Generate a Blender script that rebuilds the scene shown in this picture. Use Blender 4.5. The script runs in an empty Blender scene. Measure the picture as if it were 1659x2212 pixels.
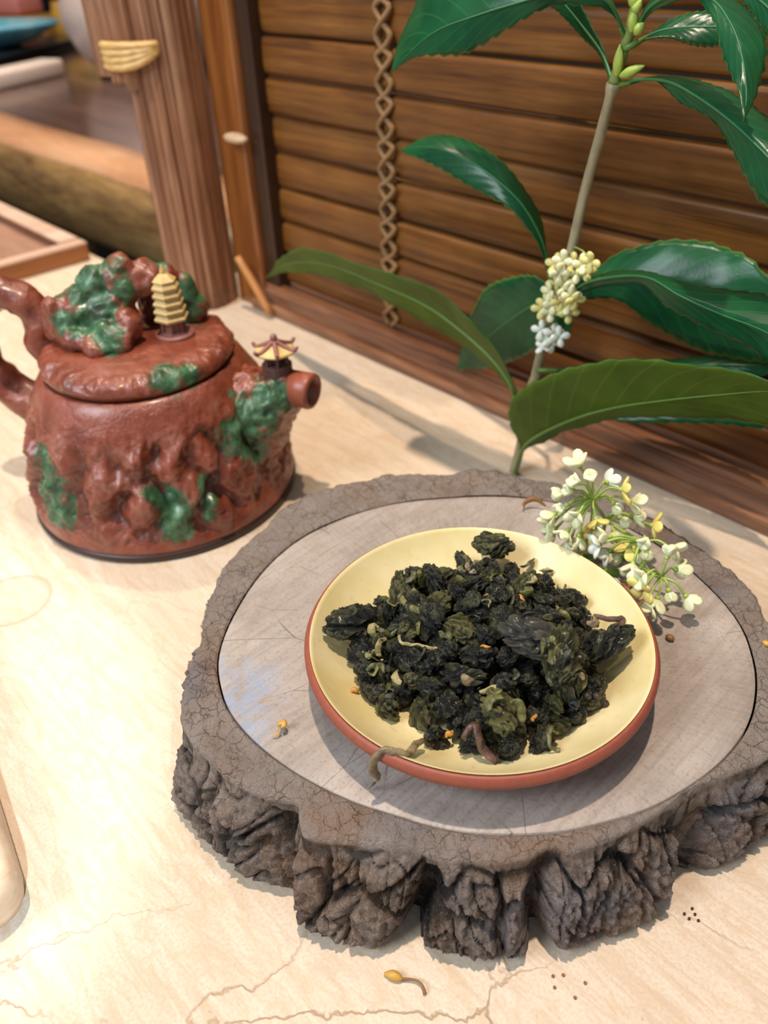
import bpy, bmesh, math, random
from math import sin, cos, pi, radians, exp, hypot, atan2
from mathutils import Vector, Matrix, Quaternion, noise

random.seed(7)
S = bpy.context.scene
COL = S.collection

# ------------------------------------------------------------------ camera
cam_d = bpy.data.cameras.new('camera')
cam = bpy.data.objects.new('camera', cam_d)
COL.objects.link(cam)
_p, _r, _y = radians(37.3), radians(-2.3), radians(137.5)
fw = Vector((cos(_y)*cos(_p), sin(_y)*cos(_p), -sin(_p)))
r0 = Vector((sin(_y), -cos(_y), 0)); u0 = r0.cross(fw)
rt = r0*cos(_r)+u0*sin(_r); up = -r0*sin(_r)+u0*cos(_r)
mw = Matrix((rt, up, -fw)).transposed().to_4x4(); mw.translation = (0, 0, .252)
cam.matrix_world = mw
cam_d.sensor_fit = 'AUTO'; cam_d.sensor_width = 36
cam_d.lens = 36*1680/2212
cam_d.clip_start = .01; cam_d.clip_end = 50
cam_d.dof.use_dof = True
cam_d.dof.focus_distance = .252
cam_d.dof.aperture_fstop = 10.5
S.camera = cam

# ------------------------------------------------------------------ view, world, lights
S.view_settings.view_transform = 'Standard'
S.view_settings.look = 'None'
S.view_settings.exposure = 0.53
S.view_settings.gamma = 1
S.view_settings.use_curve_mapping = False
w = bpy.data.worlds.new('room_light'); S.world = w; w.use_nodes = True
w.node_tree.nodes['Background'].inputs[0].default_value = (.80, .90, 1.0, 1)
w.node_tree.nodes['Background'].inputs[1].default_value = .25

def lamp(name, kind, loc, target, energy, color, **kw):
    d = bpy.data.lights.new(name, kind); d.energy = energy; d.color = color
    for k, v in kw.items(): setattr(d, k, v)
    o = bpy.data.objects.new(name, d); COL.objects.link(o); o.location = loc
    o.rotation_euler = (Vector(target)-Vector(loc)).to_track_quat('-Z', 'Y').to_euler()
    return o
# warm downlight in the ceiling straight over the table
lamp('warm_downlight', 'SPOT', (-.20, .16, 1.75), (-.22, .16, 0), 72, (1, .815, .645), shadow_soft_size=.022, spot_size=radians(95), spot_blend=.6)
# cool white spot from the right along the screen, its pool lies on the near left of the table
lamp('cool_spot', 'SPOT', (.78, -.28, .86), (-.262, -.004, 0), 66, (.70, .86, 1), shadow_soft_size=.015, spot_size=radians(7.4), spot_blend=.22)
lamp('bench_fill', 'SPOT', (-1.25, .45, 1.75), (-1.25, .5, 0), 70, (1, .80, .58), shadow_soft_size=.03, spot_size=radians(80), spot_blend=.8)  # unseen lamp, added to brighten the bench
# unseen area light added behind the camera for cool fill and bluish highlights
lamp('cool_fill_area', 'AREA', (-.55, -1.3, 1.5), (-.3, .2, 0), 24, (.84, .92, 1), size=.8)

# ------------------------------------------------------------------ helpers
class NT:
    """one procedural material"""
    def __init__(s, name):
        s.m = bpy.data.materials.new(name); s.m.use_nodes = True
        s.t = s.m.node_tree; s.b = s.t.nodes['Principled BSDF']
    def n(s, typ, ins=None, **kw):
        x = s.t.nodes.new('ShaderNode'+typ)
        for k, v in kw.items(): setattr(x, k, v)
        for k, v in (ins or {}).items(): s.put(x.inputs[k], v)
        return x
    def put(s, sock, v):
        if isinstance(v, bpy.types.NodeSocket): s.t.links.new(v, sock)
        else:
            if isinstance(v, tuple) and len(v) == 3 and sock.type == 'RGBA': v = (*v, 1)
            sock.default_value = v
    def co(s, out='Object', scale=None, rot=None):
        c = s.n('TexCoord').outputs[out]
        if scale or rot:
            c = s.n('Mapping', {'Vector': c, 'Scale': scale or (1, 1, 1), 'Rotation': rot or (0, 0, 0)}).outputs[0]
        return c
    def noise(s, v, scale, detail=4, rough=.55, dist=0, out=0):
        return s.n('TexNoise', {'Vector': v, 'Scale': scale, 'Detail': detail, 'Roughness': rough, 'Distortion': dist}).outputs[out]
    def vor(s, v, scale, feature='F1', out=0, rnd=1):
        x = s.n('TexVoronoi', {'Vector': v, 'Scale': scale, 'Randomness': rnd}, feature=feature); return x.outputs[out]
    def ramp(s, f, stops, interp='LINEAR'):
        x = s.n('ValToRGB', {'Fac': f}); e = x.color_ramp; e.interpolation = interp
        while len(e.elements) < len(stops): e.elements.new(.5)
        for el, (p, c) in zip(e.elements, stops):
            el.position = p; el.color = (*c, 1) if isinstance(c, tuple) else (c, c, c, 1)
        return x.outputs[0]
    def mix(s, f, a, b, blend='MIX'):
        x = s.n('Mix', data_type='RGBA', blend_type=blend)
        s.put(x.inputs[0], f); s.put(x.inputs[6], a); s.put(x.inputs[7], b); return x.outputs[2]
    def math(s, op, a, b=0.0, c=0.0):
        x = s.n('Math', operation=op); s.put(x.inputs[0], a); s.put(x.inputs[1], b); s.put(x.inputs[2], c); return x.outputs[0]
    def vmath(s, op, a, b, out=0):
        x = s.n('VectorMath', operation=op); s.put(x.inputs[0], a); s.put(x.inputs[1], b); return x.outputs[out]
    def attr(s, name, out='Fac'): return s.n('Attribute', attribute_name=name).outputs[out]
    def rnd(s): return s.n('ObjectInfo').outputs['Random']
    def bump(s, h, strength=.5, dist=.001, prev=None):
        i = {'Height': h, 'Strength': strength, 'Distance': dist}
        if prev is not None: i['Normal'] = prev
        return s.n('Bump', i).outputs[0]
    def done(s, color=None, rough=None, normal=None, **kw):
        if color is not None: s.put(s.b.inputs['Base Color'], color)
        if rough is not None: s.put(s.b.inputs['Roughness'], rough)
        if normal is not None: s.put(s.b.inputs['Normal'], normal)
        for k, v in kw.items(): s.put(s.b.inputs[k.replace('_', ' ')], v)
        return s.m

def wpos(o):
    p = Vector((0, 0, 0))
    while o is not None: p += Vector(o.location); o = o.parent
    return p

def mesh(name, verts, faces, smooth=True, attrs=None):
    me = bpy.data.meshes.new(name); me.from_pydata([tuple(v) for v in verts], [], faces)
    if smooth: me.polygons.foreach_set('use_smooth', [True]*len(me.polygons))
    for k, vals in (attrs or {}).items():
        a = me.attributes.new(k, 'FLOAT', 'POINT'); a.data.foreach_set('value', vals)
    me.update(); return me

def link(name, me, m=None, parent=None, loc=None):
    o = bpy.data.objects.new(name, me); COL.objects.link(o)
    if m is not None and me is not None and not me.materials:
        for x in (m if isinstance(m, (list, tuple)) else [m]): me.materials.append(x)
    if parent: o.parent = parent
    if loc is not None: o.location = loc
    return o

def mk(name, verts, faces, m, parent=None, smooth=True, attrs=None, loc=None):
    """verts in world coordinates; the object's origin goes to loc (world), else its parent's origin"""
    pw = wpos(parent) if parent else Vector((0, 0, 0))
    org = Vector(loc) if loc is not None else pw
    me = mesh(name, [Vector(v)-org for v in verts], faces, smooth, attrs)
    return link(name, me, m, parent, org-pw)

def tag(o, label, cat, group=None, kind=None):
    if label: o['label'] = label
    if cat: o['category'] = cat
    if group: o['group'] = group
    if kind: o['kind'] = kind
    return o

def thing(name, loc, label, cat, group=None):
    o = link(name, None, loc=loc); o.empty_display_size = .01
    return tag(o, label, cat, group)

class G:
    """collects shapes into one mesh"""
    def __init__(s): s.v = []; s.f = []
    def add(s, v, f):
        n = len(s.v); s.v += [Vector(x) for x in v]; s.f += [tuple(i+n for i in q) for q in f]; return s
    def box(s, lo, hi, bev=0.0, M=None):
        bm = bmesh.new(); bmesh.ops.create_cube(bm, size=1)
        c = (Vector(lo)+Vector(hi))/2; d = Vector(hi)-Vector(lo)
        for v in bm.verts: v.co = Vector((v.co.x*d.x, v.co.y*d.y, v.co.z*d.z))+c
        if bev: bmesh.ops.bevel(bm, geom=bm.edges[:], offset=bev, segments=2, affect='EDGES', profile=.6)
        bm.verts.index_update()
        vs = [M @ v.co if M else v.co.copy() for v in bm.verts]
        s.add(vs, [tuple(v.index for v in f.verts) for f in bm.faces]); bm.free(); return s
    def tube(s, pts, rad, n=8, cap=True, sub=0, squash=None):
        pts = [Vector(p) for p in pts]
        if sub: pts, rad = resample(pts, sub), (rad if not isinstance(rad, (list, tuple)) else resample1(rad, sub))
        m = len(pts); R = rad if isinstance(rad, (list, tuple)) else [rad]*m
        t0 = (pts[1]-pts[0]).normalized()
        a = t0.orthogonal().normalized(); rings = []; base = len(s.v)
        for i, p in enumerate(pts):
            t = (pts[min(i+1, m-1)]-pts[max(i-1, 0)]).normalized()
            a = (a-t*a.dot(t)).normalized(); b = t.cross(a)
            for k in range(n):
                an = 2*pi*k/n
                s.v.append(p+(a*cos(an)+b*sin(an)*(squash or 1))*R[i])
        for i in range(m-1):
            for k in range(n):
                k2 = (k+1) % n
                s.f.append((base+i*n+k, base+i*n+k2, base+(i+1)*n+k2, base+(i+1)*n+k))
        if cap:
            s.f.append(tuple(base+k for k in range(n))[::-1]); s.f.append(tuple(base+(m-1)*n+k for k in range(n)))
        return s
    def lathe(s, prof, c=(0, 0, 0), n=64, fn=None, a0=0.0, cap=True):
        c = Vector(c); base = len(s.v); m = len(prof)
        for r, z in prof:
            for k in range(n):
                an = a0+2*pi*k/n; p = Vector((r*cos(an), r*sin(an), z))
                if fn: p = fn(p, an)
                s.v.append(c+p)
        for i in range(m-1):
            for k in range(n):
                k2 = (k+1) % n
                s.f.append((base+i*n+k, base+i*n+k2, base+(i+1)*n+k2, base+(i+1)*n+k))
        if cap and prof[0][0] > 1e-6: s.f.append(tuple(base+k for k in range(n))[::-1])
        if cap and prof[-1][0] > 1e-6: s.f.append(tuple(base+(m-1)*n+k for k in range(n)))
        return s
    def ico(s, c, r, sub=2, M=None):
        bm = bmesh.new(); bmesh.ops.create_icosphere(bm, subdivisions=sub, radius=1)
        bm.verts.index_update(); c = Vector(c)
        r = Vector(r) if not isinstance(r, (int, float)) else Vector((r, r, r))
        vs = []
        for v in bm.verts:
            q = Vector((v.co.x*r.x, v.co.y*r.y, v.co.z*r.z))
            vs.append(c+((M @ q) if M else q))
        s.add(vs, [tuple(v.index for v in f.verts) for f in bm.faces]); bm.free(); return s
    def put(s, name, m, parent=None, smooth=True, loc=None, attrs=None):
        return mk(name, s.v, s.f, m, parent, smooth, attrs, loc)

def cr(p0, p1, p2, p3, t):
    return .5*((2*p1)+(p2-p0)*t+(2*p0-5*p1+4*p2-p3)*t*t+(3*p1-p0-3*p2+p3)*t*t*t)
def sample(pts, u):
    n = len(pts)-1; x = min(max(u, 0), 1)*n; i = min(int(x), n-1); t = x-i
    g = lambda k: pts[min(max(k, 0), n)]
    return cr(g(i-1), g(i), g(i+1), g(i+2), t)
def resample(pts, sub):
    n = (len(pts)-1)*sub; P = [Vector(p) for p in pts]
    return [sample(P, i/n) for i in range(n+1)]
def resample1(v, sub):
    n = (len(v)-1)*sub
    return [sample(list(v), i/n) for i in range(n+1)]
def arclen(pts, m):
    """m+1 points evenly spaced along a smooth curve"""
    d = resample(pts, 16); L = [0]
    for a, b in zip(d, d[1:]): L.append(L[-1]+(b-a).length)
    out = []; j = 0
    for i in range(m+1):
        s = L[-1]*i/m
        while j < len(L)-2 and L[j+1] < s: j += 1
        t = (s-L[j])/max(L[j+1]-L[j], 1e-9); out.append(d[j].lerp(d[j+1], min(max(t, 0), 1)))
    return out
def fbm(p, o=4): return noise.fractal(p, 1.0, 2.0, o)
def ridge(p, o=4):
    s = 0; a = .5
    for _ in range(o):
        s += a*(1-abs(noise.noise(p))*2); p = p*2.07+Vector((3.1, 1.7, 5.3)); a *= .5
    return s

# ------------------------------------------------------------------ materials
def wood(name, c1, c2, c3, axis=0, scale=60, stretch=12, rough=.4, bumps=.25, spec=.5, coat=0.0, dist=.0006):
    t = NT(name); sc = [1.0, 1.0, 1.0]; sc[axis] = 1/stretch
    v = t.vmath('ADD', t.co('Object', tuple(sc)), t.n('CombineXYZ', {0: t.math('MULTIPLY', t.rnd(), 3.0), 1: t.rnd(), 2: t.math('MULTIPLY', t.rnd(), 2.0)}).outputs[0])
    n1 = t.noise(v, scale, 6, .65, .4); n2 = t.noise(v, scale*6, 3, .6)
    n3 = t.noise(t.co('Object'), scale*.25, 3, .5)
    f = t.math('ADD', t.math('MULTIPLY', n1, .7), t.math('MULTIPLY', n2, .3))
    c = t.ramp(f, [(.36, c1), (.51, c2), (.66, c3)])
    c = t.mix(t.math('MULTIPLY', t.ramp(n3, [(.35, 0.0), (.7, 1.0)]), .35), c, c1)
    return t.done(c, rough, t.bump(f, bumps, dist), Coat_Weight=coat, Coat_Roughness=.15, Specular_IOR_Level=spec)

m_slat = wood('brown_slat_wood', (.060, .020, .0045), (.175, .066, .012), (.27, .115, .026), 0, 90, 22, .42, .2, .28, coat=.12)
m_strip = wood('orange_strip_wood', (.13, .036, .008), (.25, .085, .018), (.36, .14, .035), 2, 60, 18, .35, .2, coat=.2)
m_post = wood('ribbed_post_wood', (.11, .038, .016), (.29, .13, .062), (.62, .40, .26), 2, 120, 40, .45, .6)
m_rail = wood('rail_wood', (.085, .032, .016), (.23, .095, .045), (.42, .22, .12), 0, 60, 14, .35, .3, coat=.2)
m_bench = wood('bench_wood', (.07, .035, .014), (.25, .145, .05), (.42, .28, .12), 0, 18, 5, .4, .2)
m_benchtop = wood('bench_top_wood', (.05, .026, .02), (.11, .055, .04), (.18, .10, .07), 0, 20, 8, .22, .1, coat=.5)
m_chamfer = wood('bench_edge_wood', (.36, .17, .08), (.48, .25, .13), (.56, .32, .18), 0, 20, 6, .3, .1)
m_bamboo = wood('pale_bamboo', (.42, .27, .16), (.58, .42, .28), (.68, .54, .40), 1, 60, 16, .4, .15)
m_trayside = wood('tray_side_wood', (.22, .07, .018), (.34, .12, .03), (.42, .17, .05), 1, 40, 10, .4, .1)
m_traypale = wood('tray_rim_wood', (.50, .32, .23), (.62, .42, .31), (.70, .52, .42), 1, 40, 10, .4, .1)
m_trayfloor = wood('tray_floor_wood', (.22, .11, .07), (.33, .18, .12), (.42, .25, .18), 0, 30, 10, .4, .1)

def plain(name, c, rough=.5, bs=0, **kw):
    t = NT(name); v = t.co(); n = t.noise(v, 140, 4, .6)
    col = t.mix(n, tuple(x*.82 for x in c), tuple(min(1, x*1.15) for x in c))
    return t.done(col, rough, t.bump(n, bs, .0004) if bs else None, **kw)

def table_mat():
    t = NT('cream_wood_laminate'); v = t.co()
    # fine fibre, broad figured grain, small fish-scale figure
    fine = t.noise(v, 900, 3, .6)
    grain = t.noise(t.co('Object', (1, 9, 1), (0, 0, radians(24))), 22, 5, .6, .8)
    figure = t.noise(t.co('Object', (1, 3.2, 1), (0, 0, radians(-18))), 30, 3, .5, 1.2)
    c = t.ramp(grain, [(.30, (.59, .46, .335)), (.5, (.66, .54, .41)), (.7, (.70, .595, .475))])
    fx = t.ramp(figure, [(.44, 0.0), (.50, 1.0), (.56, 0.0)])
    c = t.mix(t.math('MULTIPLY', fx, .32), c, (.52, .33, .17))
    c = t.mix(t.math('MULTIPLY', t.ramp(fine, [(.38, 1.0), (.56, 0.0)]), .34), c, (.47, .345, .23))
    # specks of dirt
    sp = t.ramp(t.vor(v, 85), [(.012, 1.0), (.03, 0.0)])
    c = t.mix(t.math('MULTIPLY', sp, .55), c, (.25, .15, .08))
    # hairline cracks in the near part
    wv = t.vmath('ADD', v, t.vmath('SCALE', t.noise(v, 30, 3, .5, 0, 1), (0, 0, 0)))
    wn = t.n('VectorMath', operation='SCALE'); t.put(wn.inputs[0], t.noise(v, 38, 4, .6, 0, 1)); wn.inputs['Scale'].default_value = .028
    wv = t.vmath('ADD', t.co('Object', (1, 1.0, 1), (0, 0, .5)), wn.outputs[0])
    wv = t.n('Mapping', {'Vector': wv, 'Scale': (1.0, .42, 1)}).outputs[0]
    cr_ = t.ramp(t.vor(wv, 26, 'DISTANCE_TO_EDGE'), [(.0, 1.0), (.006, .75), (.016, 0.0)])
    sep = t.n('SeparateXYZ', {0: v})
    near = t.ramp(t.math('SUBTRACT', sep.outputs[0], sep.outputs[1]), [(0.0, 0.0), (1.0, 1.0)])
    msk = t.n('MapRange', {'Value': t.math('SUBTRACT', sep.outputs[0], t.math('MULTIPLY', sep.outputs[1], 1.0)), 'From Min': -.19, 'From Max': -.13}).outputs[0]
    gap = t.ramp(t.noise(v, 14, 2, .5), [(.40, 0.0), (.50, 1.0)])
    crk = t.math('MULTIPLY', t.math('MULTIPLY', cr_, msk), gap)
    c = t.mix(t.math('MULTIPLY', crk, .8), c, (.33, .20, .11))
    # dried ring left by a wet cup
    d = t.vmath('DISTANCE', t.vmath('ADD', v, t.vmath('MULTIPLY', t.noise(v, 60, 2, .5, 0, 1), (.002, .002, 0))), (-.321, .054, 0.0), 'Value')
    rg = t.ramp(t.math('MULTIPLY', d, 20), [(.30, 0.0), (.355, .7), (.37, 0.0)])
    ins = t.ramp(t.math('MULTIPLY', d, 20), [(.33, .22), (.37, 0.0)])
    c = t.mix(t.math('MULTIPLY', rg, .9), c, (.42, .25, .16))
    c = t.mix(ins, c, (.55, .37, .24))
    nb = t.bump(fine, .12, .0003); nb = t.bump(crk, .4, -.0006, nb)
    return t.done(c, .42, nb)
m_table = table_mat()
# ------------------------------------------------------------------ setting
FLOOR = -.74
g = G().box((-4.2, -1.8, FLOOR-.05), (1.4, 2.6, FLOOR)); tag(g.put('floor', wood('floor_wood', (.016, .008, .004), (.03, .015, .008), (.05, .03, .015), 0, 8, 6, .6), None, False), 'dark brown wooden floor', None, kind='structure')
g = G().box((-4.2, 2.5, FLOOR), (1.4, 2.6, 2.2)); tag(g.put('wall_back', plain('dim_wall', (.055, .045, .035), .8), None, False), 'dim brown wall far behind', None, kind='structure')

g = G().box((-4.3, -1.8, FLOOR), (-4.2, 2.6, 2.2)); tag(g.put('wall_left', plain('dim_side_wall', (.07, .055, .04), .8), None, False), 'dim brown wall at the far end of the room', None, kind='structure')

# table: one thick top whose back edge steps out under the screen
tb = thing('table', (-.3, 0, FLOOR), 'cream wood tea table that everything in front stands on', 'table')
out = [(-1.25, -.42), (.42, -.42), (.42, .40), (-.60, .40), (-.60, .314), (-1.25, .314)]
def prism(outline, z0, z1):
    n = len(outline); v = [(x, y, z0) for x, y in outline]+[(x, y, z1) for x, y in outline]
    return v, [tuple(range(n))[::-1], tuple(range(n, 2*n))]+[(i, (i+1) % n, n+(i+1) % n, n+i) for i in range(n)]
v, f = prism(out, -.032, 0)
mk('tabletop', v, f, m_table, tb, False, loc=(0, 0, 0))
for x, y in ((-1.2, -.37), (.36, -.37), (.36, .34), (-1.2, .26)):
    G().box((x-.03, y-.03, FLOOR), (x+.03, y+.03, -.032), .004).put('leg', m_trayside, tb, False)

# ------------------------------------------------------------------ slatted screen
sc = thing('slatted_blind', (-.2, .362, .02), 'dark brown horizontal slat blind standing behind the leafy branch', 'blind')
PITCH = .0243; Z0 = .0235
def slat_mesh(seed):
    """long board with a softly bowed face made of four shallow flutes"""
    rs = random.Random(seed); ph = rs.random()*3; g = G(); L0, L1 = -.525, .16
    h = PITCH*.5-.0007; prof = []
    for i in range(17):
        z = -h+2*h*i/16
        u = i/16; y = -.0022*(1-(2*u-1)**10)-.0005*(1-(2*u-1)**2)-.00012*abs(sin(u*4*pi+ph))
        prof.append((y, z))
    prof += [(.003, h), (.003, -h)]
    xs = [L0+(L1-L0)*k/30 for k in range(31)]; n = len(prof)
    for x in xs:
        dz = .0004*noise.noise(Vector((x*9, seed*3.3, 0)))
        for y, z in prof: g.v.append(Vector((x, y, z+dz)))
    for k in range(30):
        for i in range(n): g.f.append((k*n+i, k*n+(i+1) % n, (k+1)*n+(i+1) % n, (k+1)*n+i))
    g.f.append(tuple(range(n))[::-1]); g.f.append(tuple(30*n+i for i in range(n)))
    return g
sm = []
for i in range(4):
    q = slat_mesh(i); q.v = [Vector((v.x+.1825, v.y, v.z)) for v in q.v]; sm.append(mesh('slat', q.v, q.f)); sm[-1].materials.append(m_slat)
for i in range(13):
    o = link('slat', sm[i % 4], m_slat, sc)
    o.location = (-.1825+.2+random.uniform(-.002, .002), .0012*random.uniform(-1, 1), Z0+PITCH*(i+.5)-.02)
    o.rotation_euler = (radians(random.uniform(-2.5, 2.5)), 0, radians(random.uniform(-.06, .06)))
m_cord = NT('brown_twine')
_w = m_cord.n('TexWave', {'Vector': m_cord.co('Object', (1, 1, 1), (0, .6, 0)), 'Scale': 700, 'Distortion': 1.5}).outputs[0]
m_cord = m_cord.done(m_cord.ramp(_w, [(.2, (.19, .09, .03)), (.8, (.40, .24, .10))]), .7, m_cord.bump(_w, .5, .0004))
for xc in (-.3745,):
    for s in (-1, 1):
        pts = []
        for i in range(13):
            z = Z0+PITCH*i
            pts += [(xc+s*.0012, .3568, z), (xc+s*.0060, .3571, z+PITCH*.25), (xc-s*.0005, .3556+(.0012 if s > 0 else 0), z+PITCH*.52), (xc-s*.0060, .3571, z+PITCH*.8)]
        G().tube(pts, .0017, 7, True, 4).put('cord', m_cord, sc)
rail = G().box((-.525, .346, .0), (.2, .385, .0195), .003)
rail.box((-.525, .3415, .0), (.2, .3475, .0085), .002)
rail.box((-.525, .3475, .0185), (.2, .356, .0225), .0012)
tag(rail.put('trim_1', m_rail, None, False), 'moulded brown rail along the foot of the blind', None, kind='structure')

# upright strip and peg at the left end of the blind
st = thing('wooden_upright', (-.50, .355, 0), 'narrow orange-brown wooden strip between ribbed post and blind', 'upright')
G().box((-.546, .345, .0), (-.509, .358, .36), .003).put('strip', m_strip, st, False)
G().box((-.510, .350, .0), (-.494, .362, .36), .0015).put('gap_shade_strip', wood('dark_gap_shade', (.02, .008, .004), (.035, .014, .006), (.05, .02, .01), 2, 60, 12), st, False)  # second box: near-black strip added to stand for the shade in the gap
G().ico((-.513, .3405, .1305), (.0125, .006, .0036), 3).put('peg', m_bamboo, st)
tw = G().tube([(-.5235, .334, .044), (-.509, .336, .026), (-.4935, .338, .0032)], [.0028, .0032, .0027], 8, True, 3)
tag(tw.put('wooden_peg_stick', plain('stick_wood', (.52, .23, .07), .5), None, loc=(-.4935, .338, 0)), 'short tan stick leaning at the foot of the upright', 'stick')

# ribbed post
po = thing('bamboo_post', (-.57, .326, 0), 'thick ribbed brown bamboo post standing at the end of the blind', 'post')
pc = Vector((-.5695, .3265, 0)); NR = 13
pe = Vector((.5, .866, 0)); pn = Vector((.866, -.5, 0))     # across and out of the visible side
G().lathe([(.0240, 0), (.0240, .36)], pc, 40).put('core', m_post, po)
for k in range(NR):
    a = radians(-30-104+(k+.5)*208/NR); rr = .0253+random.uniform(-.0008, .0012)
    wd = .0035+random.uniform(-.0003, .0005)
    d = Vector((cos(a), sin(a), 0)); tg = Vector((-sin(a), cos(a), 0)); q = G()
    pr = [(-1, -.003), (-1, .0), (-.75, .0012), (-.3, .0018), (.3, .0018), (.75, .0012), (1, 0), (1, -.003)]; nz = 24; n = len(pr)
    for i in range(nz+1):
        z = .36*i/nz; jx = .0006*noise.noise(Vector((k*7.1, z*14, 0))); jr = .0006*noise.noise(Vector((k*3.7, z*10, 4)))
        for t_, r_ in pr: q.v.append(pc+d*(rr+r_+jr)+tg*(t_*wd+jx)+Vector((0, 0, z)))
    for i in range(nz):
        for j in range(n): q.f.append((i*n+j, i*n+(j+1) % n, (i+1)*n+(j+1) % n, (i+1)*n+j))
    q.f.append(tuple(range(n))[::-1]); q.f.append(tuple(nz*n+j for j in range(n)))
    q.put('rib', m_post, po)
# short splints tied to the left of the post
for k, (s_, d_) in enumerate(((-.0405, .004), (-.0315, .010), (-.0225, .0165))):
    c_ = pc+pe*s_+pn*d_
    G().box((-.0058, -.004, (.170-.004*k)), (.0058, .004, .36), .002, Matrix.Translation(c_) @ Matrix.Rotation(radians(60-(2-k)*14), 4, 'Z')).put('splint', m_post, po)
m_ratt = NT('golden_rattan'); _n = m_ratt.noise(m_ratt.co('Object', (1, 1, 6)), 160, 4)
m_ratt = m_ratt.done(m_ratt.ramp(_n, [(.3, (.46, .25, .07)), (.55, (.72, .47, .17)), (.8, (.85, .64, .33))]), .4, m_ratt.bump(_n, .3, .0005))
for k in range(4):
    pts = []
    for i in range(11):
        t = i/10; s_ = -.0425+.0415*t
        dep = (-.006, .010, .0165, .020, .0225, .0245, .0262, .0275, .0285, .0285, .022)[i]
        pts.append(pc+pe*s_+pn*dep+Vector((0, 0, (.1895-.0040*k*(1-.8*t))-.0026*sin(pi*t)*(k*.6))))
    G().tube(pts, .0026, 8, True, 2).put('rattan_tie', m_ratt, po)
# ------------------------------------------------------------------ far left: tray, plank bench and what stands on it
tr = thing('wooden_tray', (-.86, .2, 0), 'pale-rimmed wooden tray on the table behind the teapot handle', 'tray')
x0, x1, y0, y1, th = -1.12, -.737, .02, .306, .012
G().box((x0+.004, y0+.004, .001), (x1-.004, y1-.004, .006)).put('floor_panel', m_trayfloor, tr, False)
G().box((x1-th, y0, .0), (x1, y1, .015), .001).put('side_wall', m_trayside, tr, False)
G().box((x0, y0, .0), (x0+th, y1, .015), .001).put('side_wall', m_trayside, tr, False)
G().box((x0+th, y1-th, .0), (x1-th, y1, .015), .001).put('side_wall', m_trayside, tr, False)
G().box((x0+th, y0, .0), (x1-th, y0+th, .015), .001).put('side_wall', m_trayside, tr, False)
q = G()
for lo, hi in (((x1-th-.001, y0), (x1+.0005, y1)), ((x0, y0), (x0+th+.006, y1)), ((x0+th+.006, y1-th-.006), (x1-th-.006, y1+.0005)), ((x0+th+.006, y0), (x1-th-.006, y0+th+.006))):
    q.box((lo[0], lo[1], .015), (hi[0], hi[1], .0175), .0006)
q.put('rim', m_traypale, tr, False)

bn = thing('plank_bench', (-1.3, .7, FLOOR), 'thick live-edged dark wooden plank bench behind the table', 'bench')
BT = .045; q = G(); xs = [-2.9+2.27*i/60 for i in range(61)]
pf = [(.02, -.066), (.0, -.056), (-.010, -.040), (-.013, -.015), (-.008, .012), (.001, .031)]
for x in xs:
    wob = .012*noise.noise(Vector((x*2.3, 1.7, 0)))+.004*noise.noise(Vector((x*9, 0, 0)))-.005
    for y, z in pf: q.v.append(Vector((x, .412+y+wob+.003*noise.noise(Vector((x*12, z*30, 2))), z)))
    q.v.append(Vector((x, 1.16, .031))); q.v.append(Vector((x, 1.16, -.078)))
n = len(pf)+2
for i in range(60):
    for j in range(n): q.f.append((i*n+j, (i+1)*n+j, (i+1)*n+(j+1) % n, i*n+(j+1) % n))
q.f.append(tuple(range(n))); q.f.append(tuple(60*n+j for j in range(n))[::-1])
q.put('plank', m_bench, bn)
q = G()
for x in xs:
    wob = .012*noise.noise(Vector((x*2.3, 1.7, 0)))+.004*noise.noise(Vector((x*9, 0, 0)))-.005
    e = .055 if x < -.9 else .052
    for y, z in ((.0015, .0312), (.004, .040), (e*.55, .0455), (e, .0475), (e, .030)): q.v.append(Vector((x, .412+y+wob, z)))
for i in range(60):
    for j in range(4): q.f.append((i*5+j, (i+1)*5+j, (i+1)*5+j+1, i*5+j+1))
q.put('worn_edge', m_chamfer, bn)
G().box((-2.9, .458, .030), (-.63, 1.16, .047), .001).put('top_board', m_benchtop, bn, False)
for x in (-2.4, -.8):
    G().box((x-.05, .6, FLOOR), (x+.05, 1.0, -.075), .01).put('leg', m_bench, bn, False)
BT = .0472
va = thing('pale_vase', (-1.452, .80, BT), 'round pale pinkish-grey pottery vase on the bench, half behind the ribbed post', 'vase')
prof = [(0, 0), (.060, 0), (.085, .010), (.112, .035), (.128, .070), (.130, .105), (.115, .145), (.085, .175), (.055, .190), (.045, .20), (.048, .222), (.043, .222), (.040, .20), (0, .195)]
G().lathe(prof, (-1.452, .80, BT), 56).put('body', plain('pale_glaze', (.50, .39, .34), .35, .1), va)
G().lathe([(0, 0), (.085, 0), (.088, .006), (.060, .008)], (-1.452, .80, BT), 48).put('foot_ring', plain('dark_foot', (.05, .035, .03), .5), va)
Mx = Matrix.Translation((-1.547, .687, BT)) @ Matrix.Rotation(radians(-66), 4, 'Z')
q = G().box((0, -.05, 0), (.22, 0, .026), .006, Mx)
tag(q.put('cream_block', plain('cream_lacquer', (.78, .64, .56), .4), None, loc=(-1.51, .6, BT)), 'long cream block lying on the bench before the black tray', 'block')
Mx = Matrix.Translation((-1.853, .826, BT)) @ Matrix.Rotation(radians(-54.7), 4, 'Z')
dk = thing('black_tray', (-1.95, .68, BT), 'black tray on the bench under the turquoise glazed dish', 'tray')
G().box((-.13, -.34, 0), (.36, 0, .020), .004, Mx).put('tray_base', plain('black_lacquer', (.006, .006, .007), .3), dk)
q = G()
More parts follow.
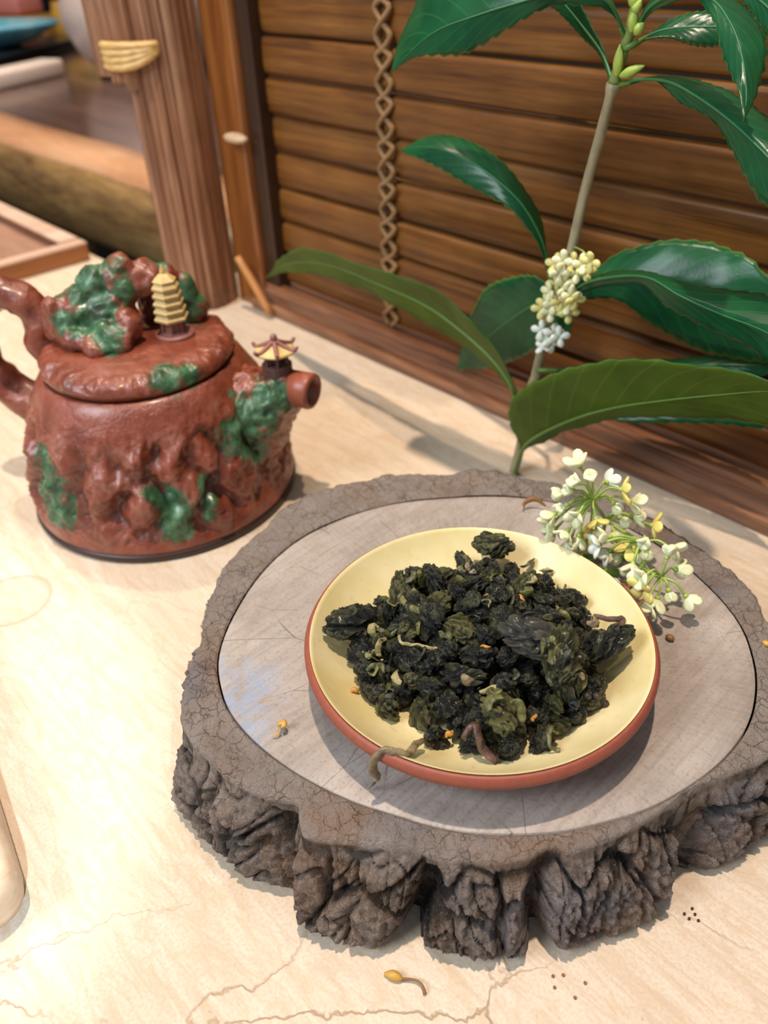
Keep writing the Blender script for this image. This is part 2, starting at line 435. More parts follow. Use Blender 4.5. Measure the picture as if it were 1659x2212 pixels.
for lo, hi in (((-.13, -.01), (.36, 0)), ((-.13, -.34), (.36, -.33)), ((-.13, -.33), (-.12, -.01)), ((.35, -.33), (.36, -.01))): q.box((lo[0], lo[1], .008), (hi[0], hi[1], .0204), .002, Mx)
q.put('tray_rim', plain('black_rim', (.009, .008, .008), .3), dk)
t = NT('turquoise_glaze'); v = t.co(); nn = t.noise(v, 9, 3, .5, .6)
m_turq = t.done(t.ramp(nn, [(.35, (.10, .38, .55)), (.5, (.22, .62, .78)), (.65, (.50, .68, .74))]), .12, t.bump(t.noise(v, 25, 3), .2, .01), Coat_Weight=.6)
tc = Vector((-1.945, .664, BT+.0206))
td = thing('turquoise_dish', tc, 'wide turquoise glazed dish on the black tray', 'dish')
def squash(p, an): return Matrix.Rotation(radians(47), 3, 'Z') @ Vector((p.x*1.2, p.y*.72, p.z))
q = G().lathe([(0, 0), (.09, 0), (.12, .010), (.160, .032), (.170, .039), (.164, .041), (.12, .022), (.08, .018), (0, .016)], (0, 0, 0), 64, squash)
q.v = [x+tc for x in q.v]; q.put('dish_bowl', m_turq, td)
# things farther back on the bench
def pot(name, c, prof, m, label, cat): return tag(G().lathe(prof, c, 40).put(name, m, None, loc=c), label, cat)
pot('orange_tin', (-2.06, 1.00, BT), [(0, 0), (.075, 0), (.08, .004), (.08, .060), (.076, .066), (.076, .076), (0, .078)], plain('orange_lacquer', (.70, .36, .05), .35), 'low round orange tin on the bench beyond the turquoise dish', 'tin')
Mx = Matrix.Translation((-2.30, .93, BT)) @ Matrix.Rotation(radians(16), 4, 'Z')
tag(G().box((-.2, -.05, 0), (.15, .05, .045), .006, Mx).put('brown_box', plain('amber_box', (.42, .20, .03), .45), None, loc=(-2.30, .93, BT)), 'flat amber-brown box on the bench carrying a pink packet', 'box')
tag(G().box((-.12, -.04, .0455), (.06, .04, .085), .01, Mx).put('pink_packet', plain('pink_paper', (.72, .22, .18), .5), None, loc=(-2.34, .93, BT+.0455)), 'pink packet lying on the amber-brown box', 'packet')
pot('black_jar', (-2.50, 1.12, BT), [(0, 0), (.09, 0), (.10, .02), (.10, .16), (.08, .19), (.05, .20), (.05, .22), (0, .225)], plain('black_jar_glaze', (.008, .010, .010), .3), 'tall black jar at the back of the bench behind the pink packet', 'jar')
pot('blue_jar', (-2.70, 1.02, BT), [(0, 0), (.05, 0), (.06, .02), (.06, .2), (.05, .22), (0, .225)], plain('blue_jar_glaze', (.03, .16, .32), .3), 'blue jar at the left of the black jar on the bench', 'jar')
pot('beige_cup', (-2.21, 1.14, BT), [(0, 0), (.045, 0), (.06, .03), (.07, .15), (.066, .15), (.055, .03), (0, .02)], plain('beige_glaze', (.62, .55, .36), .4), 'tall beige cup standing behind the orange tin', 'cup')
pot('white_bowl', (-1.93, 1.09, BT), [(0, 0), (.05, 0), (.06, .03), (.085, .13), (.08, .13), (.05, .03), (0, .02)], plain('white_glaze', (.7, .69, .66), .3), 'white bowl on the bench between orange tin and dark pot', 'bowl')
pot('dark_pot', (-1.80, .98, BT), [(0, 0), (.05, 0), (.07, .03), (.065, .1), (.045, .13), (.03, .16), (0, .165)], plain('dark_pot_glaze', (.03, .022, .016), .4), 'small dark brown pot on the bench beside the pale vase', 'pot')

# ------------------------------------------------------------------ corner of a bamboo board, lower left
bb = thing('bamboo_board', (-.25, -.05, 0), 'rounded corner of a pale bamboo board on the near left of the table', 'board')
def rrect(x0, y0, x1, y1, r, n=10):
    o = []
    for cx_, cy_, a in ((x1-r, y1-r, 0), (x0+r, y1-r, 90), (x0+r, y0+r, 180), (x1-r, y0+r, 270)):
        for i in range(n+1):
            an = radians(a+90*i/n); o.append(Vector((cx_+r*cos(an), cy_+r*sin(an), 0)))
    return o
MB_ = Matrix.Translation((-.1685, -.0025, 0)) @ Matrix.Rotation(radians(-10), 4, 'Z')
def slab_rr(levels, rect, r):
    g = G(); n = None
    for inset, z in levels:
        pts = rrect(rect[0]+inset, rect[1]+inset, rect[2]-inset, rect[3]-inset, max(r-inset, .001)); n = len(pts)
        g.v += [MB_ @ (p+Vector((0, 0, z))) for p in pts]
    for i in range(len(levels)-1):
        for k in range(n): g.f.append((i*n+k, i*n+(k+1) % n, (i+1)*n+(k+1) % n, (i+1)*n+k))
    g.f.append(tuple(range(n))[::-1]); g.f.append(tuple((len(levels)-1)*n+k for k in range(n)))
    return g
slab_rr([(.006, 0), (.0015, .004), (0, .010), (0, .016), (.0012, .019), (.003, .020), (.0065, .020), (.0075, .0185)], (-.17, -.12, 0, 0), .011).put('board_rim', m_bamboo, bb)
slab_rr([(.0078, .0178), (.0078, .0192)], (-.17, -.12, 0, 0), .011).put('board_face', wood('bamboo_face', (.36, .20, .12), (.48, .31, .20), (.60, .44, .32), 1, 120, 20, .4, .15), bb, False)
# ------------------------------------------------------------------ log slice
LC = Vector((-.119, .152, 0)); LT = .045
EDGE = [(-0.1916,0.0825),(-0.1845,0.0718),(-0.1767,0.0634),(-0.169,0.057),(-0.158,0.0545),(-0.148,0.0545),(-0.1405,0.0545),(-0.128,0.0575),(-0.1165,0.0645),(-0.1135,0.0615),(-0.107,0.058),(-0.0930,0.0685),(-0.0795,0.0790),(-0.0765,0.0790),(-0.0665,0.0865),(-0.0555,0.0985),(-0.0525,0.1065),(-0.0475,0.1095),(-0.0400,0.1255),(-0.0355,0.1415),(-0.0345,0.152),(-0.0275,0.1695),(-.022,.185),(-.020,.203),(-.026,.212),(-.034,.224),(-.048,.236),(-.053,.2345),(-.062,.246),(-.074,.252),(-.086,.256),(-.098,.258),(-.112,.261),(-.128,.262),(-.145,.258),(-.163,.2535),(-.171,.2465),(-.186,.245),(-.197,.2345),(-.200,.2245),(-.213,.215),(-.222,.205),(-.224,.1965),(-.232,.184),(-.236,.170),(-.236,.153),(-.230,.141),(-.228,.128),(-.2215,.1125),(-.2135,.1035),(-.205,.0945)]
RING = [(-.1800,.0820),(-.1610,.0730),(-.1330,.0725),(-.1150,.0765),(-.0940,.0855),(-.0660,.1045),(-.0500,.1255),(-.0385,.1540),(-.0365,.1880),(-.0430,.2060),(-.0580,.2260),(-.0840,.2400),(-.1090,.2470),(-.1380,.2450),(-.1680,.2310),(-.1870,.2110),(-.2060,.1810),(-.2130,.1470),(-.1990,.1060)]
def polar(pts):
    a = sorted((atan2(y-LC.y, x-LC.x), hypot(x-LC.x, y-LC.y)) for x, y in pts)
    a = [(a[-1][0]-2*pi, a[-1][1])]+a+[(a[0][0]+2*pi, a[0][1])]
    def f(t):
        t = (t+pi) % (2*pi)-pi
        for (t0, q0), (t1, q1) in zip(a, a[1:]):
            if t0 <= t <= t1:
                k = (t-t0)/max(t1-t0, 1e-9); return q0+(q1-q0)*k
        return a[0][1]
    return f
fE, fR = polar(EDGE), polar(RING)
NA = 1080
ang = [2*pi*k/NA for k in range(NA)]
E0 = [fE(a) for a in ang]; R0 = [fR(a) for a in ang]
def blur(v, r):
    n = len(v); return [sum(v[(i+j) % n] for j in range(-r, r+1))/(2*r+1) for i in range(n)]
E0 = blur([e-.0045*max(0, cos(a+.742))**.5 for e, a in zip(E0, ang)], 3); R0 = blur(R0, 14)
# deep vertical clefts between the bark lobes: angle, half width, depth
CLEFT = [(atan2(y-LC.y, x-LC.x), w_, d_) for x, y, w_, d_ in ((-.1165, .0645, .035, .011), (-.0795, .079, .050, .016), (-.0530, .1065, .045, .011), (-.0340, .150, .10, .010), (-.1767, .0634, .05, .009), (-.1845, .072, .03, .004), (-.053, .2345, .03, .005), (-.171, .2465, .03, .006), (-.2, .2245, .03, .006), (-.224, .1965, .03, .005), (-.205, .094, .05, .006), (-.1405, .0545, .02, .0035))]
lg = thing('log_slice', (LC.x, LC.y, 0), 'thick round slice of a rough-barked log lying flat on the table', 'log slice')
v, f, depth, lit = [], [], [], []
rows = []   # (kind, parameter)
NT_, NS = 14, 46
for k, a in enumerate(ang):
    ca, sa = cos(a), sin(a); d = Vector((ca, sa, 0))
    # top of the bark, from the ring out to the edge
    for i in range(NT_+1):
        u = (i/NT_)**1.6; rr_ = R0[k]+.0003+(E0[k]-R0[k]-.0003)*u
        p = LC+d*rr_
        h = .0011*fbm(Vector((p.x*260, p.y*260, 0)))+.0007*noise.noise(Vector((p.x*45, p.y*45, 3)))
        groove = .0007*exp(-((rr_-R0[k]-.0003)/.0004)**2)
        z = LT+h*min(1, u*4)-groove-.0016*u**10+.0003
        v.append(Vector((p.x, p.y, z))); depth.append(0.0 if i == 0 else .75+.12*fbm(Vector((p.x*90, p.y*90, 9))))
    # the side
    for j in range(1, NS+1):
        s = j/NS; z = LT-.0019-(LT-.0019)*s
        cl = 0
        for ac, wc, dc in CLEFT:
            ac2 = ac+.05*sin(s*3+ac*5)
            dd = (a-ac2+pi) % (2*pi)-pi
            if abs(dd) < wc*2.2: cl += dc*exp(-(dd/wc)**2*1.3)*min(1, s*3.5)
        q = Vector((ca*.115*26, sa*.115*26, z*26))
        vd, vp_ = noise.voronoi(Vector((ca*3.9, sa*3.9, z*34))+.34*noise.noise_vector(q*1.2)); gap_ = exp(-((vd[1]-vd[0])/.05)**2); hh = noise.noise(vp_[0]*7.3)
        str_ = noise.noise(Vector((ca*70, sa*70, z*60)))
        big = noise.noise(Vector((ca*5.5, sa*5.5, z*34)))
        plates = ridge(Vector((ca*9+.6*noise.noise(q), sa*9, z*75+.8*noise.noise(q*1.3))), 3)
        # ragged horizontal and slanting cracks between bark plates
        crk = abs(noise.noise(Vector((ca*4.2+7, sa*4.2, z*62+1.1*noise.noise(Vector((ca*9, sa*9, 2)))))))
        crack = exp(-(crk/.045)**2)
        crk2 = abs(noise.noise(Vector((ca*13+1, sa*13, z*22+3))))
        crack2 = exp(-(crk2/.05)**2)
        fine = fbm(Vector((ca*45, sa*45, z*420)), 3)
        fine2 = ridge(Vector((ca*38, sa*38, z*260))+.8*noise.noise_vector(q*4), 3)-.4
        edge = min(1, s*4.2)**1.3
        rr_ = E0[k]+edge*(.0022*sin(min(s*1.2, 1)*pi*.62)+.0026*big+.0006*plates+.0010*fine+.0013*fine2+.0012+.0070*s+.0026*hh-.0034*gap_+.0005*str_-.0026*crack-.0016*crack2-cl)-.004*max(0, s-.86)/.14
        rr_ = max(rr_, R0[k]+.0022)
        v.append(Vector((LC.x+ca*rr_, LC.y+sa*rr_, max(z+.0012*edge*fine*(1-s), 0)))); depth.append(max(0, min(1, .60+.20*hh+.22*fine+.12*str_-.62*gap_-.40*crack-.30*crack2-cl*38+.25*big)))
    v.append(LC+d*(E0[k]*.6)); depth.append(.3)
nr = NT_+1+NS+1
for k in range(NA):
    k2 = (k+1) % NA
    for i in range(nr-1): f.append((k*nr+i, k*nr+i+1, k2*nr+i+1, k2*nr+i))
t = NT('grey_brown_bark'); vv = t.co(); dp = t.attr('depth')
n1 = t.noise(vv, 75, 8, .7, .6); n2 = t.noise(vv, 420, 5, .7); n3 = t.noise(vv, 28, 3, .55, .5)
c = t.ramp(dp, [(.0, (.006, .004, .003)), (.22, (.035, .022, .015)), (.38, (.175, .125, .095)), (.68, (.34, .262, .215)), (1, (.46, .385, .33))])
c = t.mix(t.ramp(n3, [(.50, 0.0), (.66, .5)]), c, (.33, .18, .09))
c = t.mix(t.ramp(n1, [(.50, 0.0), (.68, .55)]), c, (.34, .29, .265))
c = t.mix(t.ramp(n1, [(.30, .6), (.42, 0.0)]), c, (.07, .045, .032))
c = t.mix(t.ramp(t.noise(vv, 19, 2, .5), [(.62, 0.0), (.72, .32)]), c, (.15, .19, .26))
c = t.mix(t.ramp(n2, [(.62, 0.0), (.78, .5)]), c, (.62, .54, .48))
c = t.mix(t.ramp(n2, [(.26, .6), (.38, 0.0)]), c, (.05, .03, .02))
n4 = t.noise(vv, 1700, 4, .7); n5 = t.ramp(t.vor(t.vmath('ADD', vv, t.vmath('MULTIPLY', t.noise(vv, 160, 3, .6, 0, 1), (.006, .006, .006))), 190, 'DISTANCE_TO_EDGE'), [(.0, 1.0), (.05, 0.0)])
c = t.mix(t.ramp(n4, [(.60, 0.0), (.72, .6)]), c, (.66, .58, .52))
c = t.mix(t.ramp(n4, [(.28, .55), (.38, 0.0)]), c, (.04, .027, .02))
n5 = t.math('MULTIPLY', n5, t.ramp(n1, [(.45, 1.0), (.58, 0.0)]))
c = t.mix(t.math('MULTIPLY', n5, .28), c, (.03, .02, .014))
bh = t.math('ADD', t.math('ADD', t.math('MULTIPLY', n1, .8), t.math('MULTIPLY', n2, .6)), t.math('MULTIPLY', n4, .22))
m_bark = t.done(c, .85, t.bump(t.math('SUBTRACT', bh, t.math('MULTIPLY', n5, .2)), 1.0, .0048))
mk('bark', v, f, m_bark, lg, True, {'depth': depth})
# heartwood disc
v, f = [], []; NR_ = 40
for k, a in enumerate(ang[::2]):
    for i in range(NR_+1):
        u = i/(NR_-1)*.997 if i < NR_ else 1.0; rr_ = (R0[2*k]-.0002)*u; p = LC+Vector((cos(a), sin(a), 0))*rr_
        z = LT+.0005*noise.noise(p*25)+.00012*fbm(p*300)-(.0004*max(0, (u-.985)/.015)**2)
        v.append(Vector((p.x, p.y, z)))
    v.append(LC+Vector((cos(a), sin(a), 0))*(R0[2*k]-.0004)+Vector((0, 0, .004)))
n = NR_+2; K = NA//2
for k in range(K):
    k2 = (k+1) % K
    for i in range(n-1):
        f.append((k*n+i, k*n+i+1, k2*n+i+1, k2*n+i) if i else (k*n, k*n+1, k2*n+1))
t = NT('sawn_heartwood'); vv = t.co(); sx = t.n('SeparateXYZ', {0: vv})
th_ = t.math('ARCTAN2', sx.outputs[1], sx.outputs[0]); rd = t.vmath('LENGTH', vv, (0, 0, 0), 'Value')
ray_ = t.noise(t.n('CombineXYZ', {0: t.math('MULTIPLY', th_, 30.0), 1: t.math('MULTIPLY', rd, 40.0), 2: 0.0}).outputs[0], 2.2, 5, .7)
saw = t.noise(t.co('Object', (1, .06, 1), (0, 0, radians(35))), 420, 3, .6)
big = t.noise(vv, 17, 4, .6, .4); ringn = t.noise(t.n('CombineXYZ', {0: t.math('MULTIPLY', rd, 150.0), 1: t.math('MULTIPLY', th_, .6), 2: 0.0}).outputs[0], 1.0, 3, .5)
fine = t.noise(vv, 800, 3, .6)
c = t.ramp(big, [(.32, (.24, .195, .165)), (.5, (.35, .295, .255)), (.68, (.46, .40, .355))])
c = t.mix(t.math('MULTIPLY', t.ramp(ray_, [(.35, 0.0), (.68, 1.0)]), .42), c, (.45, .39, .345))
c = t.mix(t.math('MULTIPLY', t.ramp(saw, [(.38, 1.0), (.55, 0.0)]), .30), c, (.20, .15, .12))
c = t.mix(t.math('MULTIPLY', t.ramp(ringn, [(.36, 1.0), (.5, 0.0)]), .22), c, (.25, .17, .12))
c = t.mix(t.math('MULTIPLY', t.ramp(fine, [(.34, 1.0), (.46, 0.0)]), .36), c, (.17, .12, .09))
# faint blue patches along the near left of the ring
dl = t.vmath('DISTANCE', vv, (-.032, -.072, .045), 'Value')
blu = t.math('MULTIPLY', t.ramp(t.math('MULTIPLY', dl, 10), [(.05, 1.0), (.5, 0.0)]), t.ramp(t.noise(vv, 55, 4, .6), [(.47, 0.0), (.62, 1.0)]))
rim_ = t.ramp(t.math('MULTIPLY', rd, 10), [(.80, 0.0), (.90, 1.0)])
c = t.mix(t.math('MULTIPLY', t.math('MULTIPLY', blu, rim_), .6), c, (.22, .34, .54))
# drying checks
ck = t.ramp(t.vor(t.n('CombineXYZ', {0: t.math('MULTIPLY', th_, 1.9), 1: t.math('MULTIPLY', rd, 9.0), 2: 0.0}).outputs[0], 1.6, 'DISTANCE_TO_EDGE'), [(.0, 1.0), (.008, 0.0)])
ck = t.math('MULTIPLY', ck, t.ramp(t.noise(vv, 30, 2), [(.5, 0.0), (.58, 1.0)]))
c = t.mix(t.math('MULTIPLY', ck, .7), c, (.06, .04, .03))
m_heart = t.done(c, .62, t.bump(t.math('ADD', saw, t.math('MULTIPLY', fine, .6)), .35, .0005))
mk('heartwood', v, f, m_heart, lg, True)

# ------------------------------------------------------------------ saucer
PC = Vector((-.1120, .1425, LT+.0006)); PM = Matrix.Translation(PC) @ Matrix.Rotation(radians(-1.0), 4, Vector((.676, .737, 0)))
su = thing('saucer', PC, 'yellow clay saucer with red-brown rim on the log slice, heaped with tea', 'saucer')
def wob(p, an): return p*(1+.004*sin(2*an+.6)+.003*sin(3*an))
t = NT('red_clay'); vv = t.co(); nn = t.noise(vv, 500, 4, .6)
m_redclay = t.done(t.mix(nn, (.23, .050, .027), (.34, .088, .050)), .5, t.bump(nn, .25, .0003))
t = NT('yellow_slip'); vv = t.co(); nn = t.noise(vv, 260, 4, .6); n2 = t.noise(vv, 40, 3)
c = t.ramp(n2, [(.35, (.69, .56, .25)), (.65, (.77, .66, .37))])
c = t.mix(t.ramp(nn, [(.28, .3), (.4, 0.0)]), c, (.5, .34, .1))
m_yellow = t.done(c, .40, t.bump(nn, .15, .0003))
g = G().lathe([(0, .0012), (.026, .0012), (.028, 0), (.031, 0), (.033, .0024), (.042, .0062), (.049, .0088), (.0545, .0124), (.0566, .0145), (.0573, .0160), (.0573, .0174), (.0564, .0189), (.0556, .0194), (.0538, .0168), (.048, .0095), (.040, .0050), (.03, .0036), (0, .0034)], (0, 0, 0), 160, wob)
g.v = [PM @ x for x in g.v]; g.put('clay_body', m_redclay, su)
INNER = [(0, .0042), (.020, .0043), (.033, .0048), (.037, .0055), (.0405, .0068), (.045, .0098), (.049, .0131), (.0525, .0167), (.0542, .0187), (.0550, .0196), (.0554, .0197)]
g = G().lathe(INNER, (0, 0, 0), 160, wob, 0.0, False); g.v = [PM @ x for x in g.v]; g.put('yellow_inside', m_yellow, su)
def inner_z(r):
    for (r0_, z0_), (r1_, z1_) in zip(INNER, INNER[1:]):
        if r <= r1_: return z0_+(z1_-z0_)*(r-r0_)/(r1_-r0_)
    return .02
# ------------------------------------------------------------------ carved clay teapot
TC = Vector((-.3534, .1588, 0)); TA = radians(36)
te, tn = Vector((cos(TA), sin(TA), 0)), Vector((-sin(TA), cos(TA), 0))
def TP(x, y, z): return TC+te*x+tn*y+Vector((0, 0, z))
tp = thing('teapot', TC, 'carved reddish-brown clay teapot with green rock relief and pagoda lid', 'teapot')
def remeshed(g, vox, fn=None, smooth=2):
    """fuse overlapping lumps into one skin, then shape it with fn"""
    me = mesh('tmp', g.v, g.f); o = bpy.data.objects.new('tmp', me); COL.objects.link(o)
    md = o.modifiers.new('r', 'REMESH'); md.mode = 'VOXEL'; md.voxel_size = vox
    if smooth: s_ = o.modifiers.new('s', 'SMOOTH'); s_.iterations = smooth; s_.factor = .5
    dg = bpy.context.evaluated_depsgraph_get(); dg.update()
    ev = o.evaluated_get(dg); m2 = ev.to_mesh()
    V = [v.co.copy() for v in m2.vertices]; N = [v.normal.copy() for v in m2.vertices]; F = [tuple(p.vertices) for p in m2.polygons]
    ev.to_mesh_clear(); bpy.data.objects.remove(o); bpy.data.meshes.remove(me)
    if fn: V = [fn(v, n) for v, n in zip(V, N)]
    return V, F
def rocky(amp, sc, seed=0.0):
    o = Vector((seed, seed*1.7, -seed))
    def fn(v, n):
        q = v*sc+o
        return v+n*amp*(1.3*ridge(q+Vector((0, 0, 0))+.5*noise.noise_vector(q*.7), 3)-.55+.35*noise.noise(q*2.7))
    return fn
GREEN = []   # (centre, radius) of the green-glazed patches
def patch(x, y, z, r): GREEN.append((TP(x, y, z), r))
def green(V):
    out = []
    for p in V:
        g_ = 0
        for c_, r_ in GREEN:
            d_ = (p-c_).length/r_
            if d_ < 1.8: g_ = max(g_, 1.3-.9*d_)
        g_ += .50*noise.noise(Vector((p.x*110, p.y*110, p.z*70)))+.35*noise.noise(p*280) if g_ > 0 else 0
        out.append(max(0, min(1, g_)))
    return out
def ctr(deg): a = radians(deg)-TA; return cos(a), sin(a)
for deg, R_, z, r_ in ((-86, .066, .045, .010), (-84, .068, .034, .012), (-78, .069, .023, .010), (-30, .066, .036, .007), (-24, .067, .027, .010), (-27, .068, .018, .009), (-9, .066, .036, .005), (-11, .067, .026, .005), (-12, .068, .018, .004)):
    c_, s_ = ctr(deg); patch(R_*c_, R_*s_, z, r_)
for p_ in ((-.012, -.004, .104, .012), (-.007, -.012, .095, .010), (-.018, .002, .116, .013), (-.030, -.004, .100, .007), (.020, .020, .101, .012), (.004, .012, .112, .007), (-.003, -.016, .090, .006), (.030, -.034, .085, .009), (.038, -.026, .083, .007), (-.006, .008, .119, .008), (-.002, .002, .112, .007), (.009, .020, .114, .007), (-.034, -.004, .106, .006), (-.028, -.012, .099, .008), (-.020, -.012, .100, .009), (.026, .026, .106, .010), (.062, -.016, .056, .014), (.070, -.011, .062, .012), (.058, -.022, .048, .013), (.062, -.020, .038, .009), (.076, -.008, .067, .008), (.052, -.024, .056, .008)): patch(*p_)
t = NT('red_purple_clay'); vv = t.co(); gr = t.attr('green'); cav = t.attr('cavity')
n1 = t.noise(vv, 55, 4, .6); n2 = t.noise(vv, 380, 4, .6)
c = t.ramp(n1, [(.32, (.13, .027, .013)), (.5, (.235, .052, .024)), (.68, (.28, .095, .062))])
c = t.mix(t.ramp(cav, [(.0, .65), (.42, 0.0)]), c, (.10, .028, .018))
c = t.mix(t.ramp(cav, [(.6, 0.0), (1, .16)]), c, (.38, .17, .12))  # paler on raised parts: lighter clay, partly sheen put into the colour
gcol = t.ramp(t.noise(vv, 120, 3, .6), [(.35, (.008, .050, .018)), (.52, (.025, .13, .05)), (.72, (.11, .24, .14))])
c = t.mix(t.ramp(gr, [(.28, 0.0), (.62, .92)]), c, gcol)
n3 = t.noise(vv, 170, 5, .65)
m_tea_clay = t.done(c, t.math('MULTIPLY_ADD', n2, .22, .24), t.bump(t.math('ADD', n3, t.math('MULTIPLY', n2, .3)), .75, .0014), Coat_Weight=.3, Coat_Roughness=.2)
m_foot = plain('dark_brown_clay', (.040, .016, .012), .4, .1)
m_plainclay = plain('smooth_red_clay', (.29, .075, .04), .38, .1)
m_browntrim = plain('mauve_brown_clay', (.27, .105, .085), .4, .1)
m_ochre = NT('ochre_slip'); _v = m_ochre.co(); _n = m_ochre.noise(_v, 500, 3)
m_ochre = m_ochre.done(m_ochre.mix(_n, (.52, .33, .10), (.74, .55, .24)), .4, m_ochre.bump(_n, .2, .0003))

BP = [(.0700, .0035), (.0712, .0055), (.0710, .009), (.0700, .016), (.0685, .026), (.0668, .036), (.0642, .046), (.0608, .056), (.0572, .0645), (.0545, .0695), (.0520, .0735), (.0495, .0762), (.0475, .0772), (.0468, .0762), (.043, .0757)]
prof = [tuple(p)[:2] for p in resample([Vector((a, b, 0)) for a, b in BP], 8)]
fold = [(-66, .020, .004, 16, .16), (-45, .055, .0055, 22, .13), (-30, .10, .006, 30, .12), (-2, .11, .005, 26, .09), (20, .06, .003, 30, .12), (-95, .1, .005, 25, .1), (-12, .06, .0045, 12, .09)]
cavB = []
def bodyfn(p, an):
    z = p.z; r_ = hypot(p.x, p.y)
    m_ = max(0, min(1, (z-.006)/.010))*max(0, min(1, (.069-z)/.012))
    q = Vector((cos(an), sin(an), 0))
    w_ = Vector((q.x*2.6, q.y*2.6, z*22)); w2 = w_+.55*noise.noise_vector(w_*1.1)
    h = 1.25*ridge(w2, 3)-.55
    h2 = noise.noise(Vector((q.x*6+z*30, q.y*6-z*25, z*60)))
    h3 = ridge(Vector((q.x*7, q.y*7, z*110))+.6*noise.noise_vector(w_*2), 2)-.4
    h4 = ridge(Vector((q.x*6.5+z*20, q.y*6.5-z*14, z*70))+.7*noise.noise_vector(w_*1.7+Vector((3, 3, 3))), 3)-.45
    h5 = ridge(Vector((q.x*15, q.y*15, z*240))+.8*noise.noise_vector(w_*3), 2)-.4
    facet = noise.noise(Vector((q.x*13, q.y*13, z*200)))
    d_ = .0022*h+.0012*h2+.0017*h3+.0006*facet+.0025*h4+.0022*h5
    for deg, ph, dp_, sl, wd in fold:
        ac = radians(deg)-.0+ (z-.035)*6*(.5-ph*4) + .06*sin(z*210+deg)
        dd = (an-ac+pi) % (2*pi)-pi
        e_ = max(0, 1-((z-.034)/(.031))**2)
        d_ -= 1.15*dp_*exp(-(dd/wd)**2*2.2)*e_; d_ += dp_*.35*exp(-((dd+wd*1.3)/wd)**2*2.5)*e_
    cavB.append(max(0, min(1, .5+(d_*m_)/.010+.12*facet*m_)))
    return Vector((cos(an), sin(an), 0))*(r_+d_*m_)+Vector((0, 0, z))
g = G().lathe(prof, TC, 420, bodyfn); nv = len(g.v)
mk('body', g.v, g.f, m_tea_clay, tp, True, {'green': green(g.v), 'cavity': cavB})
G().lathe([(.055, 0), (.0702, 0), (.0719, .0012), (.0721, .0030), (.0711, .0044), (.068, .0046)], TC, 128).put('foot_ring', m_foot, tp)
# lid
cavL = []
LP = [(.030, .0765), (.0440, .0767), (.0465, .0780), (.0479, .0802), (.0477, .0828), (.0460, .0852), (.043, .0868), (.039, .0876), (.035, .0881), (.026, .0887), (.012, .0892), (.0001, .0892)]
lprof = [tuple(p)[:2] for p in resample([Vector((a, b, 0)) for a, b in LP], 6)]
def lidfn(p, an):
    r_ = hypot(p.x, p.y); q = Vector((cos(an), sin(an), 0))
    m_ = max(0, min(1, (r_-.037)/.006))*max(0, min(1, (p.z-.0785)/.003))
    w_ = Vector((q.x*5.5, q.y*5.5, p.z*90+r_*80)); h = ridge(w_+.5*noise.noise_vector(w_), 3)-.45
    h2 = noise.noise(Vector((q.x*9, q.y*9, r_*160)))
    d_ = (.0024*h+.0012*h2)*m_; cavL.append(max(0, min(1, .5+d_/.004)))
    return Vector((p.x, p.y, p.z+d_*.75))+q*d_*.8
g = G().lathe(lprof, TC, 260, lidfn)
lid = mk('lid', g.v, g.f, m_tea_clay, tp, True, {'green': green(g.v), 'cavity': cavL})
def add_rock(name, lumps, vox, amp, sc, seed, parent, cut=None, extra=None):
    g = G()
    for x, y, z, rx, ry, rz in lumps: g.ico(TP(x, y, z), (rx, ry, rz), 3)
    if extra: extra(g)
    base = rocky(amp, sc, seed); cav = []
    def fn(v, n):
        w_ = base(v, n); cav.append(max(0, min(1, .5+(w_-v).dot(n)/(amp*1.3)))); return w_
    V, F = remeshed(g, vox, fn)
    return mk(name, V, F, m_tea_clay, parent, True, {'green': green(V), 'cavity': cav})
add_rock('mountain', [(-.014, .006, .099, .016, .013, .017), (-.008, .009, .111, .011, .010, .013), (-.005, .010, .1195, .0075, .007, .0075), (-.017, .004, .114, .009, .008, .009), (-.026, .001, .101, .013, .012, .013), (-.033, -.004, .097, .011, .010, .012), (-.036, -.008, .103, .0055, .005, .0085), (-.037, .002, .092, .010, .012, .009), (-.006, -.010, .093, .013, .009, .008), (-.014, -.015, .0905, .012, .008, .006), (.001, -.006, .097, .0075, .007, .009), (-.024, -.013, .0915, .011, .008, .007), (.004, .015, .1135, .010, .009, .009), (.010, .022, .110, .009, .008, .009), (.018, .026, .102, .0075, .007, .011), (.021, .027, .094, .009, .008, .008), (.002, .024, .098, .012, .007, .013), (.013, .027, .095, .010, .006, .010), (-.034, .015, .095, .011, .012, .012), (-.042, .004, .090, .007, .010, .006)], .0011, .0021, 85, 3.0, lid)
# pagoda knob
cP = TP(.0195, .0050, .0886); K_ = .80
def pag(q): q.v = [cP+(x-cP)*K_ for x in q.v]; return q
q = G(); q.lathe([(.0096, 0), (.0096, .0026), (.0082, .0034), (.0062, .0036), (.0058, .0122)], cP, 6, None, .3)
q.lathe([(.0122, -.0010), (.0122, .0018), (.0106, .0026)], cP, 32)
for k in range(6):
    a = .3+k*pi/3; b = cP+Vector((cos(a)*.0068, sin(a)*.0068, .003)); q.tube([b, b+Vector((0, 0, .0094))], .0010, 6)
kb = pag(q).put('pagoda_base', m_browntrim, lid, False)
q = G(); z = .0112; R_ = .0106
for k in range(5):
    q.lathe([(R_*.55, z-.0002), (R_*1.02, z), (R_*1.04, z+.0014), (R_*.82, z+.0036), (R_*.78, z+.0048)], cP, 6, None, .3); z += .0048; R_ *= .945
q.lathe([(R_*.80, z), (R_*.95, z+.0004), (R_*.55, z+.0030), (.0020, z+.0044), (.0018, z+.0060), (.0004, z+.0098)], cP, 6, None, .3)
pag(q).put('pagoda_roofs', m_ochre, lid, False)
